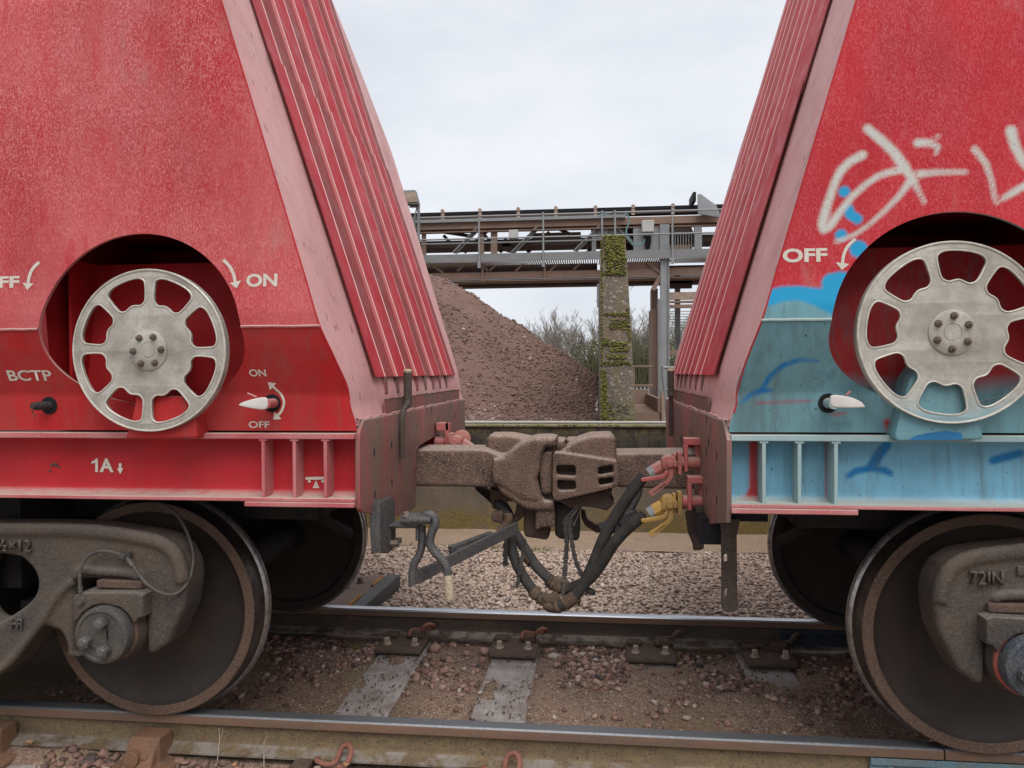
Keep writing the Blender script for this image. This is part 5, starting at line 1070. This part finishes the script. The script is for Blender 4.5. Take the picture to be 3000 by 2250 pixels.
    for p in P: bb = MB(); bb.hexbolt((p[0], -.406, p[1]), .0255, .026, 'Y', -1, 6, random.random()); bb.lathe([(.019, -.026), (.014, -.031), (.001, -.031)], (p[0], -.406, p[1]), 'Y', 14); bb.build('cap_bolt', 'capbolt' if left else 'capblue', be, bevel=.0015)
    p = q(476, 700); bb = MB(); bb.lathe([(.017, 0), (.017, -.004), (.013, -.006), (.013, -.014)], (p[0], -.372, p[1]), 'Y', 16); bb.build('bolt', 'cap', W)
    return X
def attrsB(s): return s > 0
GRP = 'red hopper wagons coupled together'
WA = thing('hopper_wagon', (-3.2, YC, 0), 'dusty red hopper wagon on the left with a silver brake handwheel and ON lettering', 'hopper wagon', GRP)
WB = thing('hopper_wagon', (3.0, YC, 0), 'red hopper wagon on the right with sprayed chalk and sky-blue graffiti round its handwheel', 'hopper wagon', GRP)
XA = wagon(-1, -.886, .325, XW_A, (-1.677, 1.600), (-1.648, 1.566), WA, True)
XB = wagon(1, .468, .300, XW_B, (1.180, 1.600), (1.170, 1.601), WB, False)
def letter(meshes, parent, label, mat='white'):
    o = finish('lettering', joinm('lettering', meshes), mat, parent, smooth=0); o['label'] = label; return o
z2 = lambda a: a/1.843
letter([pxtext('OFF', -45, 69.5, 810, 847, -.465, surf, .035), ribbon([(127, 770), (108, 792), (100, 815), (98, 832)], 9, (20, 15.5), surf)], WA, 'cream OFF lettering with curved arrow')
letter([pxtext('ON', 730, 820, 803, 843, -.465, surf, .035), ribbon([(663, 764), (682, 783), (694, 806), (700, 828)], 9, (20, 17), surf)], WA, 'cream ON lettering with curved arrow')
letter([pxtext('BCTP', 34, 162, 1084, 1116, -.41, lowsurf, .02)], WA, 'cream BCTP lettering')
letter([pxtext('ON', 734, 783, 1082, 1103, -.42, lowsurf, .02), pxtext('OFF', 728, 789, 1234, 1254, -.39, lowsurf, .02), ribbon([(803, 1133), (822, 1155), (830, 1178), (823, 1203), (811, 1217)], 7, (19, 15), lowsurf, -.40, (19, 15))], WA, 'small cream ON and OFF lettering with double arrow')
def one_mesh():
    b_ = MB(); b_.add([(*[atY(a, c, -.328)[0]], -.328, atY(a, c, -.328)[1]) for a, c in ((279, 1383), (287, 1383), (287, 1343), (281, 1343), (276, 1349), (268, 1352), (268, 1359), (279, 1355))], [(0, 1, 2, 3, 4, 7), (4, 5, 6, 7)]); return b_.mesh('1')
gweb = lambda z: np.asarray(z)*0-.41+.085-.003
letter([pxtext('A', 292, 332, 1343, 1383, -.328, gweb, .035), one_mesh(), ribbon([(352, 1357), (352, 1372)], 8.5, (17, 9.5), gweb, -.328)], WA, 'cream 1A lettering with down arrow')
bb = MB()
def qd(P): return [(*[atY(a, c, -.328)[0]], -.328, atY(a, c, -.328)[1]) for a, c in P]
bb.add(qd([(895, 1397.5), (952, 1396.5), (952, 1405), (895, 1406)]), [(0, 1, 2, 3)]); bb.add(qd([(926, 1407), (916, 1430), (936, 1430)]), [(0, 1, 2)])
for cx_ in (906, 945.5): bb.add(qd([(cx_+4.3*math.cos(a), 1410+4.3*math.sin(a)) for a in np.linspace(0, 6.28, 13)[:-1]]), [tuple(range(12))])
o = bb.build('lettering', 'white', WA, smooth=0); o['label'] = 'cream lifting-point symbol'
letter([pxtext('OFF', 2291, 2421, 727, 771, -.475, surf, .035), ribbon([(2500, 703), (2477, 725), (2465, 750), (2461, 774)], 9, (20, 20), surf)], WB, 'cream OFF lettering with curved arrow')
letter([pxtext('ON', 2383, 2438, 1086, 1108, -.43, lowsurf, -.01), pxtext('OFF', 2435, 2500, 1238, 1257, -.39, lowsurf, -.01), ribbon([(2385, 1140), (2372, 1165), (2373, 1200), (2388, 1232)], 2, None, lowsurf, -.40)], WB, 'faint ON and OFF lettering under teal paint', 'ghost')
# cast lettering on the side frames
def cast(body, pts, parent, Y=YF0-.012):
    m = pxtext(body, *pts, Y, lambda z: np.asarray(z)*0+Y, .01); o = finish('cast_lettering', m, 'bogie', parent, smooth=0); o.modifiers.new('s', 'SOLIDIFY').thickness = .012; o.modifiers['s'].offset = 0; return o
cast('8\u00bd\u00d712', (-30, 90, 1582, 1615), WA); cast('72IN', (2840, 2940, 1674, 1713), WB)
bb = MB(); p = at(52, 1828, Y=YF0-.006); bb.box(p[0]-.03, p[0]-.022, YF0-.012, YF0, p[2]-.02, p[2]+.02); bb.box(p[0]-.004, p[0]+.004, YF0-.012, YF0, p[2]-.02, p[2]+.02); bb.box(p[0]+.014, p[0]+.022, YF0-.012, YF0, p[2]-.02, p[2]+.02); bb.box(p[0]-.03, p[0]+.022, YF0-.011, YF0, p[2]-.004, p[2]+.004); bb.box(p[0]-.002, p[0]+.022, YF0-.010, YF0, p[2]+.012, p[2]+.02); bb.build('cast_emblem', 'bogie', WA, bevel=.002)
bb = MB(); p = at(2990, 1672, Y=YF0-.006); bb.box(p[0]-.012, p[0]+.08, YF0-.010, YF0, p[2]-.018, p[2]+.016); bb.build('cast_emblem', 'bogie', WB, bevel=.004)
for k in range(9):
    a, c_ = (157+random.gauss(0, 9), 1363+random.gauss(0, 11)); x_, z_ = atY(a, c_, -.328); r_ = random.uniform(.003, .008); bb = MB(); bb.add([(x_+r_*random.uniform(.6, 1.3)*math.cos(t), -.3275-.0003*k, z_+r_*random.uniform(.4, .9)*math.sin(t)) for t in np.linspace(0, 6.28, 10)[:-1]], [tuple(range(9))]); bb.build('rust_spot', 'castdark', WA, smooth=0)
# BCTP test port and brake lever handles
def port(cx, cz, W, left):
    y_ = float(Yside(cz)); bb = MB(); bb.lathe([(.034, -.002), (.034, .0)], (cx, y_-.001, cz), 'Y', 24); bb.build('port_hole', 'belt', W)
p = at(140, 1188, Y=-.40); port(p[0], p[2], WA, True)
bb = MB(); yy = float(Yside(p[2])); dx = -.022; bb.tube([(p[0]+.01, yy+.04, p[2]), (p[0]-.012, yy-.055, p[2])], .0165, 16); bb.tube([(p[0]-.010, yy-.046, p[2]), (p[0]-.016, yy-.070, p[2])], .0125, 12); bb.build('test_port', 'hose', WA, smooth=40)
bb = MB(); bb.tube(smoothpath([(p[0]-.02, yy-.06, p[2]-.014), (p[0]-.022, yy-.06, p[2]-.028), (p[0]-.012, yy-.06, p[2]-.034), (p[0]-.018, yy-.06, p[2]-.044)], 4), .002, 5); bb.build('port_wire', 'rodrust', WA)
for W, pts, hc, dirn in ((WA, ((700, 1186), (712, 1178), (745, 1168), (772, 1164), (784, 1172), (784, 1192), (772, 1200), (740, 1197), (706, 1190)), (795, 1181), 1), (WB, ((2434, 1162), (2446, 1157), (2490, 1163), (2522, 1177), (2531, 1187), (2530, 1194), (2470, 1195), (2440, 1192), (2432, 1180)), (2428, 1181), -1)):
    p = at(*hc, Y=-.40); port(p[0], p[2], W, dirn == 1); yy = float(Yside(p[2])); lp = [atY(a, c, yy-.075) for a, c in pts]
    plate('brake_lever', [smoothloop(lp, 3)], yy-.078, yy-.062, flat('lever_white', (.60, .56, .52), .6), W, bevel=.004)
    a = atY(pts[5][0] if dirn == 1 else 2444, 1180, yy-.075); bb = MB(); bb.lathe([(.018, -.075), (.018, .03)], ((p[0]+a[0]-.0*dirn)/2, yy, p[2]), 'Y', 16); bb.build('lever_shaft', 'fitting' if dirn == 1 else 'lip_blue', W)
    q0 = at(725 if dirn == 1 else 2492, 1152 if dirn == 1 else 1146, Y=yy-.05); q1 = at(752 if dirn == 1 else 2480, 1164 if dirn == 1 else 1158, Y=yy-.05); bb = MB(); bb.tube([q0, q1], .004, 6); bb.build('lever_pin', 'lip', W)
# wheel-sensor cable on the left side frame
P = [at(a/1.952, 1400+c/1.952, Y=y_) for a, c, y_ in ((462, 655, -.37), (456, 590, -.37), (462, 520, -.36), (495, 455, -.35), (560, 422, -.345), (640, 424, -.345), (715, 452, -.345), (760, 500, -.35), (800, 560, -.355), (850, 615, -.36), (920, 657, -.35), (990, 668, -.33), (1050, 630, -.31), (1090, 560, -.28), (1105, 460, -.25), (1090, 370, -.23), (1050, 270, -.21), (990, 190, -.19), (900, 145, -.18))]
bb = MB(); bb.tube(smoothpath(P, 6), .0068, 10); cb = bb.build('sensor_cable', 'hosebrown' if False else 'cap', WA)
bb = MB(); p = at(710/1.952, 1400+440/1.952, Y=-.345); bb.hexbolt((p[0], -.34, p[2]), .013, .02, 'Y', -1); bb.box(p[0]-.035, p[0]+.02, -.345, -.32, p[2]-.009, p[2]+.007); bb.tube([at(735/1.952, 1400+470/1.952, Y=-.348), at(762/1.952, 1400+505/1.952, Y=-.351)], .010, 10); bb.tube([at(462/1.952, 1400+655/1.952, Y=-.37), at(458/1.952, 1400+620/1.952, Y=-.37)], .009, 8); bb.build('cable_clamp', 'cap', cb)
# uncoupling lever on the left wagon --------------------------------------------------------------
LY = -.10
lz = lambda P, Y: [tuple(at(1000+a/5.53, 1480+c/5.53, Y=Y)) for a, c in P]
bb = MB(); p = [atX(a, c, -.86) for a, c in ((1102, 1470), (1140, 1455), (1148, 1470), (1148, 1560), (1145, 1605), (1128, 1621), (1105, 1620), (1101, 1540))]
plate('lever_bracket', [[(a, c) for a, c in p]], -.885, -.845, 'lever', WA, bevel=.004, plane='YZ')
bb = MB(); a0 = at(1133, 1545, Y=LY); a1 = at(1226, 1545, Y=LY); zt, zb_ = at(1150, 1538, Y=LY)[2], at(1150, 1584, Y=LY)[2]
bb.box(a0[0]-.005, a1[0], LY, LY+.10, zt-.012, zt); bb.box(a1[0]-.014, a1[0], LY, LY+.10, zb_, zt-.012); bb.box(a0[0]-.005, a0[0]+.012, LY, LY+.10, at(1150, 1600, Y=LY)[2], zt-.012); bb.build('lever_guide', 'lever', WA, bevel=.005)
bb = MB(); p = at(1145, 1592, Y=LY+.02); bb.hexbolt(tuple(p), .016, .03, 'X', 1); bb.tube([p, p+np.array([.035, 0, 0])], .01, 8); p = at(1155, 1583, Y=LY+.06); bb.tube([p, p+np.array([.03, 0, 0])], .012, 8); bb.build('guide_bolt', 'boltrust', WA)
for dz, y_ in ((1524, LY-.02), (1516, LY+.035)):
    bb = MB(); p0, p1 = at(1176, dz+ (2 if y_ < LY else 0), Y=y_), at(1262, dz, Y=y_); bb.tube([p0, p0*.6+p1*.4+np.array([0, 0, .004]), p1], [.0145, .0165, .0155], 12); bb.build('eye_bar', 'lever', WA)
    bb = MB(); bb.lathe([(.017, 0), (.016, .008), (.008, .014), (.001, .015)], tuple(at(1190, dz-8, Y=y_)), 'Z', 14); bb.build('eye_bolt', 'boltrust', WA)
P = lz([(1155, 1290), (1150, 1200), (1155, 1060), (1180, 950), (1250, 830), (1295, 700), (1310, 560), (1300, 330)], LY+.03); bb = MB(); bb.tube(smoothpath(P, 6), .0165, 14); bb.build('uncoupling_lever', 'lever', WA)
P = lz([(1300, 240), (1340, 180), (1410, 150), (1480, 175), (1520, 250), (1510, 340), (1470, 430), (1440, 540), (1440, 640), (1500, 740), (1600, 850), (1680, 960), (1715, 1050), (1728, 1130)], LY); bb = MB(); bb.tube(smoothpath(P, 6), .0178, 14); bb.build('uncoupling_lever', 'lever', WA)
P = lz([(1728, 1128), (1745, 1300), (1762, 1530)], LY); bb = MB(); bb.tube(smoothpath(P, 5), [.019]*10+[.017], 14); bb.build('lever_grip', 'leverend', WA)
bb = MB(); bb.beam(lz([(1190, 1185)], LY+.03)[0], tuple(at(1515, 1545, Y=.50)), .018, .052); bb.build('flat_bar', 'lever', WA, bevel=.002)
bb = MB(); bb.beam(tuple(at(1320, 1620, Y=.22)), tuple(at(1440, 1575, Y=.42)), .03, .06); bb.box(*(lambda p: (p[0]-.025, p[0]+.02, p[1]-.01, p[1]+.02, p[2], p[2]+.012))(at(1352, 1612, Y=.24))); bb.box(*(lambda p: (p[0]-.03, p[0]+.02, p[1]-.01, p[1]+.02, p[2], p[2]+.014))(at(1412, 1583, Y=.36))); bb.build('bar_sleeve', 'lever', WA, bevel=.002)
# ---- couplers ------------------------------------------------------------------------------------
cz = lambda P, Y: ZY(P, 900, 1150, 1.8433, Y)
CYF = .60
def castpart(name, meshes, parent, mat='cast', vox=.0055, sm=2): return finish(name, joinm(name, meshes), mat, parent, remesh=vox, sm=sm)
x0, zt = cz([(560, 306)], CYF)[0]; _, zb_ = cz([(700, 508)], CYF)[0]
sh = cz([(400, 306), (960, 309), (1050, 345), (1050, 515), (580, 506), (400, 505)], CYF)
head = cz([(985, 420), (1000, 360), (1060, 345), (1100, 308), (1160, 266), (1220, 244), (1300, 240), (1342, 248), (1342, 292), (1285, 302), (1266, 340), (1256, 420), (1240, 470), (1262, 560), (1275, 585), (1240, 600), (1160, 590), (1040, 512), (1000, 500)], CYF-.06)
jaw = cz([(1020, 505), (1200, 520), (1262, 560), (1280, 585), (1332, 590), (1334, 640), (1240, 642), (1180, 634), (1110, 592), (1045, 548)], CYF-.05)
backarm = cz([(958, 325), (985, 298), (990, 235), (1010, 212), (1110, 212), (1220, 232), (1400, 240), (1400, 300), (1250, 330), (1050, 420)], CYF+.30)
pin = cz([(1232, 585), (1334, 588), (1338, 728), (1262, 735), (1230, 752)], CYF-.03)
castpart('coupler_shank', [platemesh([sh], CYF, CYF+.28, .016)], WA)
castpart('coupler_head', [platemesh([head], CYF-.06, CYF+.20, .03), platemesh([jaw], CYF-.05, CYF+.22, .02), platemesh([backarm], CYF+.12, CYF+.34, .03), platemesh([pin], CYF-.03, CYF+.10, .015)], WA)
castpart('knuckle', [platemesh([cz([(1262, 330), (1290, 318), (1324, 320), (1328, 440), (1326, 545), (1290, 556), (1262, 548), (1250, 440)], CYF-.02)], CYF-.02, CYF+.14, .02)], WA)
bb = MB(); p = at(900+1308/1.8433, 1150+300/1.8433, Y=CYF+.06); bb.box(p[0]-.025, p[0]+.03, CYF+.03, CYF+.12, p[2]-.02, p[2]+.02); p = at(900+1300/1.8433, 1150+572/1.8433, Y=CYF+.06); bb.box(p[0]-.03, p[0]+.03, CYF+.02, CYF+.14, p[2]-.03, p[2]+.03); bb.build('knuckle_pin', 'castdark', WA, bevel=.004)
castpart('lock_housing', [platemesh([cz([(1168, 600), (1240, 620), (1304, 640), (1305, 785), (1290, 799), (1180, 782), (1168, 760)], CYF+.05)], CYF+.05, CYF+.25, .015)], WA, 'castdark')
castpart('lock_lifter', [platemesh([cz([(985, 515), (1100, 540), (1125, 590), (1070, 590), (1060, 640), (1000, 630), (985, 560)], CYF+.1)], CYF+.1, CYF+.2, .01), platemesh([cz([(1000, 650), (1050, 640), (1100, 680), (1060, 720), (1030, 705), (1000, 700), (990, 675)], CYF)], CYF, CYF+.06, .01), platemesh([cz([(1130, 600), (1170, 620), (1170, 670), (1100, 735), (1080, 705), (1120, 660)], CYF+.05)], CYF+.05, CYF+.12, .01)], WA, 'castdark')
bb = MB(); bb.tube(smoothpath([at(900+a/1.8433, 1150+c/1.8433, Y=CYF-.04) for a, c in ((1085, 655), (1085, 690), (1065, 725), (1030, 748))], 5), .022, 12); bb.build('lifter_hook', 'hosebrown', WA)
# right-hand coupler
sh = cz([(1640, 330), (2030, 326), (2200, 326), (2200, 520), (2030, 524), (1690, 514), (1640, 500)], CYF)
def rrect(x0, y0, x1, y1, r_): return smoothloop([(x0+r_, y0), (x1-r_, y0), (x1, y0+r_), (x1, y1-r_), (x1-r_, y1), (x0+r_, y1), (x0, y1-r_), (x0, y0+r_)], 2)
hd = cz([(1326, 340), (1336, 322), (1400, 330), (1672, 370), (1690, 480), (1680, 508), (1560, 540), (1350, 588), (1332, 582), (1324, 555), (1324, 430)], CYF-.06)
win = [cz(P_, CYF-.06) for P_ in ([(1352, 394), (1440, 394), (1450, 404), (1450, 454), (1346, 448), (1346, 400)], [(1350, 474), (1450, 478), (1450, 518), (1442, 530), (1362, 532), (1352, 522)], [(1572, 406), (1640, 392), (1655, 394), (1655, 434), (1570, 448)], [(1572, 466), (1655, 458), (1655, 486), (1640, 494), (1576, 504)])]
hump = cz([(1330, 345), (1400, 292), (1460, 252), (1530, 230), (1640, 227), (1664, 248), (1672, 330), (1672, 400), (1500, 385)], CYF)
castpart('coupler_shank', [platemesh([sh], CYF, CYF+.28, .016)], WB)
castpart('coupler_head', [platemesh([hd]+win, CYF-.06, CYF+.08, .003), platemesh([hump], CYF-.02, CYF+.26, .028), platemesh([cz([(1335, 365), (1665, 380), (1680, 470), (1660, 505), (1345, 560)], CYF)], CYF+.06, CYF+.24, .01), platemesh([cz([(1400, 240), (1560, 238), (1560, 270), (1420, 300)], CYF+.3)], CYF+.16, CYF+.34, .01)], WB, vox=.0055, sm=2)
castpart('head_underside', [platemesh([cz([(1345, 585), (1560, 540), (1650, 515), (1640, 560), (1660, 600), (1620, 640), (1560, 625), (1480, 615), (1478, 632), (1420, 628)], CYF+.02)], CYF+.02, CYF+.20, .012)], WB, 'castdark')
castpart('lock_housing', [platemesh([cz([(1336, 600), (1470, 612), (1470, 790), (1455, 804), (1360, 792), (1337, 770)], CYF+.04)], CYF+.04, CYF+.26, .015)], WB, 'black')
castpart('lock_lifter', [platemesh([cz([(1476, 630), (1500, 640), (1512, 690), (1560, 720), (1640, 690), (1700, 660), (1690, 720), (1620, 760), (1560, 760), (1500, 720), (1480, 680)], CYF+.25)], CYF+.25, CYF+.31, .008)], WB, 'castdark')
bb = MB(); bb.lathe([(.03, -.02), (.03, .0), (.02, .01)], tuple(at(900+1370/1.8433, 1150+282/1.8433, Y=CYF+.06)), 'Z', 16); bb.build('pivot_pin', 'hosebrown', WB)
# ---- valves and hoses -----------------------------------------------------------------------------
vz = lambda P: [(1800+a/2.764, 1250+c/2.764) for a, c in P]
def valve(dy, mat, parent, Y=.24, bracket=True):
    """angle cock with two handles; dy = shift in zoom pixels"""
    V_ = lambda P, Yq=Y: [atY(a, c, Yq) for a, c in vz([(u, v+dy) for u, v in P])]
    meshes = [platemesh([smoothloop(V_([(385, 290), (400, 255), (450, 235), (490, 260), (530, 300), (525, 325), (470, 335), (430, 340), (400, 330)]), 3)], Y-.03, Y+.03, .008)]
    bb = MB(); c0 = V_([(440, 290)])[0]; bb.lathe([(.020, -.045), (.034, -.04), (.036, -.01), (.036, .03)], (c0[0], Y, c0[1]), 'Y', 20); bb.hexbolt((c0[0], Y-.045, c0[1]), .016, .016, 'Y', -1); bb.box(c0[0]-.004, c0[0]+.03, Y-.056, Y-.05, c0[1]-.012, c0[1]+.012)
    a, c_ = V_([(470, 215)])[0], V_([(500, 375)])[0]; bb.box(a[0], c_[0]-.004, Y-.03, Y+.03, c_[1], a[1]); a, c_ = V_([(507, 200)])[0], V_([(540, 380)])[0]; bb.box(a[0], c_[0], Y-.035, Y+.035, c_[1], a[1]); bb.tube([(a[0], Y, (a[1]+c_[1])/2), (a[0]+.10, Y, (a[1]+c_[1])/2)], .027, 12)
    a, c_ = V_([(395, 320)])[0], V_([(320, 365)])[0]; bb.tube([(a[0], Y, a[1]), (c_[0], Y, c_[1])], .033, 8)
    o = finish('angle_cock', joinm('angle_cock', meshes+[bb.mesh('v')]), mat, parent, bevel=.002)
    a, b_ = V_([(330, 355)])[0], V_([(285, 385)])[0]; cf = MB(); cf.tube([(a[0], Y, a[1]), (b_[0], Y, b_[1])], .031, 16); cf.build('hose_collar', 'galv', o)
    plate('cock_handle', [smoothloop(V_([(212, 412), (225, 402), (370, 378), (400, 350), (425, 345), (425, 375), (395, 405), (340, 418), (240, 432), (215, 428)]), 3)], Y-.055, Y-.043, 'fitting' if mat == 'dullred' else mat, o, bevel=.003)
    plate('long_handle', [V_([(435, 340), (468, 335), (468, 400), (440, 440), (310, 548), (295, 552), (270, 520), (285, 505), (400, 430), (425, 400)]), V_([(300, 520), (330, 505), (400, 448), (408, 455), (312, 535)])], Y-.05, Y-.036, mat, o, bevel=.002)
    return o
valve(0, 'dullred', WB, .30); valve(325, 'yellow', WB, .24)
# brackets holding the cocks
for (u0, v0, yy) in ((560, 75, .30), (590, 385, .22)):
    P = vz([(u0, v0), (u0+115, v0+70), (u0+30, v0+285), (u0+100, v0+120)]); a = at(*P[0], Y=yy); c_ = at(*P[1], Y=yy)
    bb = MB(); bb.box(a[0], c_[0]+.02, yy-.03, yy+.04, c_[2], a[2]-.008); zb2 = at(*P[2], Y=yy)[2]; bb.box(a[0], a[0]+.016, yy-.03, yy+.04, zb2, c_[2]); xq = at(*P[3], Y=yy)[0]; bb.box(xq-.0, xq+.016, yy+.0, yy+.04, zb2, c_[2]); bb.tube([(a[0]-.02, yy+.01, at(*vz([(0, v0+215)])[0], Y=yy)[2]), (.46, yy+.01, at(*vz([(0, v0+215)])[0], Y=yy)[2])], .028, 14); bb.build('cock_bracket', 'fitting', WB, bevel=.003)
# left wagon: cock beyond the pocket
az = lambda a, c, Y=.95: at(900+a/1.8433, 1150+c/1.8433, Y=Y)
bb = MB(); p, q_ = az(700, 162), az(760, 205); bb.box(p[0], q_[0]+.01, .93, .99, q_[2], p[2]); bb.box(q_[0]-.012, q_[0]+.008, .93, .99, az(750, 300)[2], p[2]); bb.tube([az(690, 265, .98), az(760, 265, .98)], .03, 12); bb.build('cock_bracket', 'fitting', WA, bevel=.003)
bb = MB(); c0 = az(805, 265); bb.lathe([(.022, -.05), (.036, -.045), (.038, .04)], tuple(c0), 'Y', 18); bb.hexbolt(tuple(c0-np.array([0, .05, 0])), .022, .018, 'Y', -1); p, q_ = az(768, 218), az(795, 300); bb.box(p[0], q_[0], .91, .98, q_[2], p[2]); c1 = az(835, 250, .99); bb.lathe([(.03, -.02), (.05, -.01), (.05, .01)], tuple(c1), 'Y', 20); bb.tube([az(840, 275), az(890, 300)], [.032, .026], 8); o = bb.build('angle_cock', 'dullred', WA, bevel=.002)
bb = MB(); bb.beam(az(880, 300), az(955, 306), .012, .008); bb.build('cock_handle', 'lip', o)
def hose(pts, r_, parent, label=None):
    P = smoothpath([tuple(az(a, c, y_)) for a, c, y_ in pts], 8); bb = MB(); bb.tube(P, r_, 16); o = bb.build('air_hose', 'hose', parent)
    if label: o['label'] = label
    return o
H1 = [(1815, 455, .30), (1760, 525, .31), (1690, 630, .33), (1610, 770, .35), (1555, 900, .37), (1500, 1020, .38), (1430, 1115, .39), (1360, 1150, .40)]
H2 = [(1815, 665, .24), (1740, 725, .27), (1660, 810, .30), (1590, 920, .34), (1520, 1010, .38), (1440, 1050, .42), (1390, 1058, .44)]
H3 = [(1000, 605, .75), (985, 575, .85), (945, 525, .95)]
H3 = [(1290, 1130, .42), (1235, 1085, .44), (1165, 990, .48), (1115, 880, .52), (1095, 760, .56), (1075, 660, .62), (1010, 580, .75), (930, 510, .95)]
H4 = [(1320, 1020, .46), (1240, 940, .50), (1180, 850, .55), (1130, 770, .58), (1105, 730, .60), (1080, 640, .72), (1000, 540, .95)]
hose(H1, .0268, WB, 'front air hose from the red cock'); hose(H2, .0262, WB, 'air hose from the yellow cock'); hose(H3, .0255, WA); hose(H4, .025, WA)
bb = MB(); bb.tube(smoothpath([tuple(az(*p)) for p in ((1365, 1148, .40), (1330, 1160, .41), (1290, 1130, .42), (1262, 1105, .43))], 5), [.030+.004*math.sin(k) for k in range(16)], 14); bb.tube([az(1215, 1068, .44), az(1245, 1098, .435)], .031, 14); bb.tube([az(1455, 1098, .385), az(1395, 1140, .395)], .0315, 14); o = bb.build('hose_coupling', 'hosebrown', WB); plate('coupling_lug', [smoothloop(cz([(1270, 1100), (1310, 1090), (1345, 1078), (1365, 1110), (1350, 1130), (1290, 1130)], .40), 3)], .385, .42, 'hosebrown', o, bevel=.006)
bb = MB(); bb.tube(smoothpath([tuple(az(*p)) for p in ((1400, 1056, .44), (1360, 1050, .45), (1320, 1022, .46), (1300, 1008, .46))], 5), [.032+.004*math.sin(k*1.7) for k in range(16)], 14); bb.tube([az(1185, 880, .545), az(1215, 915, .525)], .031, 14); o = bb.build('hose_coupling', 'hosebrown', WA); plate('coupling_lug', [smoothloop(cz([(1330, 1010), (1380, 1005), (1415, 1025), (1405, 1060), (1350, 1078), (1330, 1050)], .44), 3)], .425, .46, 'hosebrown', o, bevel=.006)
# hanging perforated straps and wires
def strap(P, w, parent, mat='hose', holes=True):
    pts = smoothpath([tuple(az(*p)) for p in P], 8); bb = MB()
    for k in range(len(pts)-1):
        f = 1+.18*math.sin(k*1.9)
        bb.beam(pts[k], pts[k+1]*.92+pts[k]*.08 if k % 3 == 2 else pts[k+1], w*f, .011, (0, 1, 0))
    return bb.build('hanging_strap', mat, parent)
strap([(1393, 690, .50), (1402, 800, .49), (1395, 920, .47), (1380, 1098, .40)], .022, WB); strap([(1415, 695, .50), (1425, 780, .48), (1448, 900, .44), (1490, 1005, .41)], .019, WB); strap([(1080, 740, .52), (1072, 830, .50), (1070, 935, .50)], .024, WA); strap([(1172, 790, .47), (1160, 900, .46), (1132, 1055, .43)], .018, WA)
bb = MB()
for P in (((1385, 690), (1470, 600)), ((1400, 692), (1476, 612)), ((1410, 700), (1478, 606)), ((1440, 715), (1480, 625))): bb.tube([az(P[0][0], P[0][1], .50), az(P[1][0], P[1][1], .60)], .0025, 5)
for c_ in ((1428, 698), (1442, 712)): bb.tube([az(c_[0]+7*math.cos(t), c_[1]+7*math.sin(t), .49) for t in np.linspace(0, 5.5, 12)], .0022, 5)
bb.tube([az(1112, 1000, .44), az(1160, 975, .43)], .004, 6); bb.tube(smoothpath([tuple(az(a, c, .40)) for a, c in ((1500, 1095), (1530, 1060), (1548, 1085), (1520, 1075))], 4), .006, 6); bb.build('tie_wire', 'cap', WB)
bb = MB(); bb.beam(az(1510, 1060, .40), az(1550, 1085, .38), .03, .02); bb.tube([az(1465, 1150, .40), az(1475, 1120, .39)], .006, 5); bb.build('dummy_coupling', 'hose', WB, bevel=.004)
bb = MB(); bb.beam(az(1600, 740, .55), az(1690, 700, .50), .06, .07); bb.beam(az(1690, 690, .49), az(1780, 660, .46), .05, .05); bb.tube(smoothpath([tuple(az(a, c, .5)) for a, c in ((1740, 650), (1765, 600), (1790, 545), (1795, 500))], 5), .016, 10); bb.build('jumper_plug', 'lever', WB, bevel=.006)
# vertical guard plate, hanging bar and scotch block under the right wagon end
bb = MB(); p, q_ = at(2040, 1490, X=.44), at(2050, 1605, X=.44); plate('lever_bracket', [[atX(a, c, .44) for a, c in ((2036, 1480), (2052, 1480), (2052, 1607), (2041, 1612), (2037, 1590), (2024, 1560), (2016, 1500))]], .425, .455, 'rodrust', WB, bevel=.002, plane='YZ')
bb = MB(); p, q_ = at(2052, 1520, Y=.0), at(2120, 1596, Y=.0); bb.box(p[0], q_[0], 0., .25, q_[2], p[2]); bb.box(at(2110, 1500, Y=0)[0], at(2250, 1500, Y=0)[0], 0, .3, at(2200, 1528, Y=0)[2], .99); bb.build('step_box', 'belt', WB)
hl = [atY(a, c, -.02) for a, c in ((2108, 1520), (2165, 1520), (2165, 1535), (2158, 1570), (2160, 1785), (2150, 1792), (2125, 1792), (2114, 1783), (2112, 1560))]
s1_, s2_ = [[atY(x_, y_, -.02) for x_, y_ in rrect(2120, c_, 2131, c_+25, 5)] for c_ in (1622, 1722)]
plate('guard_strap', [hl, s1_, s2_], -.026, -.014, 'rodrust', WB, bevel=.002)
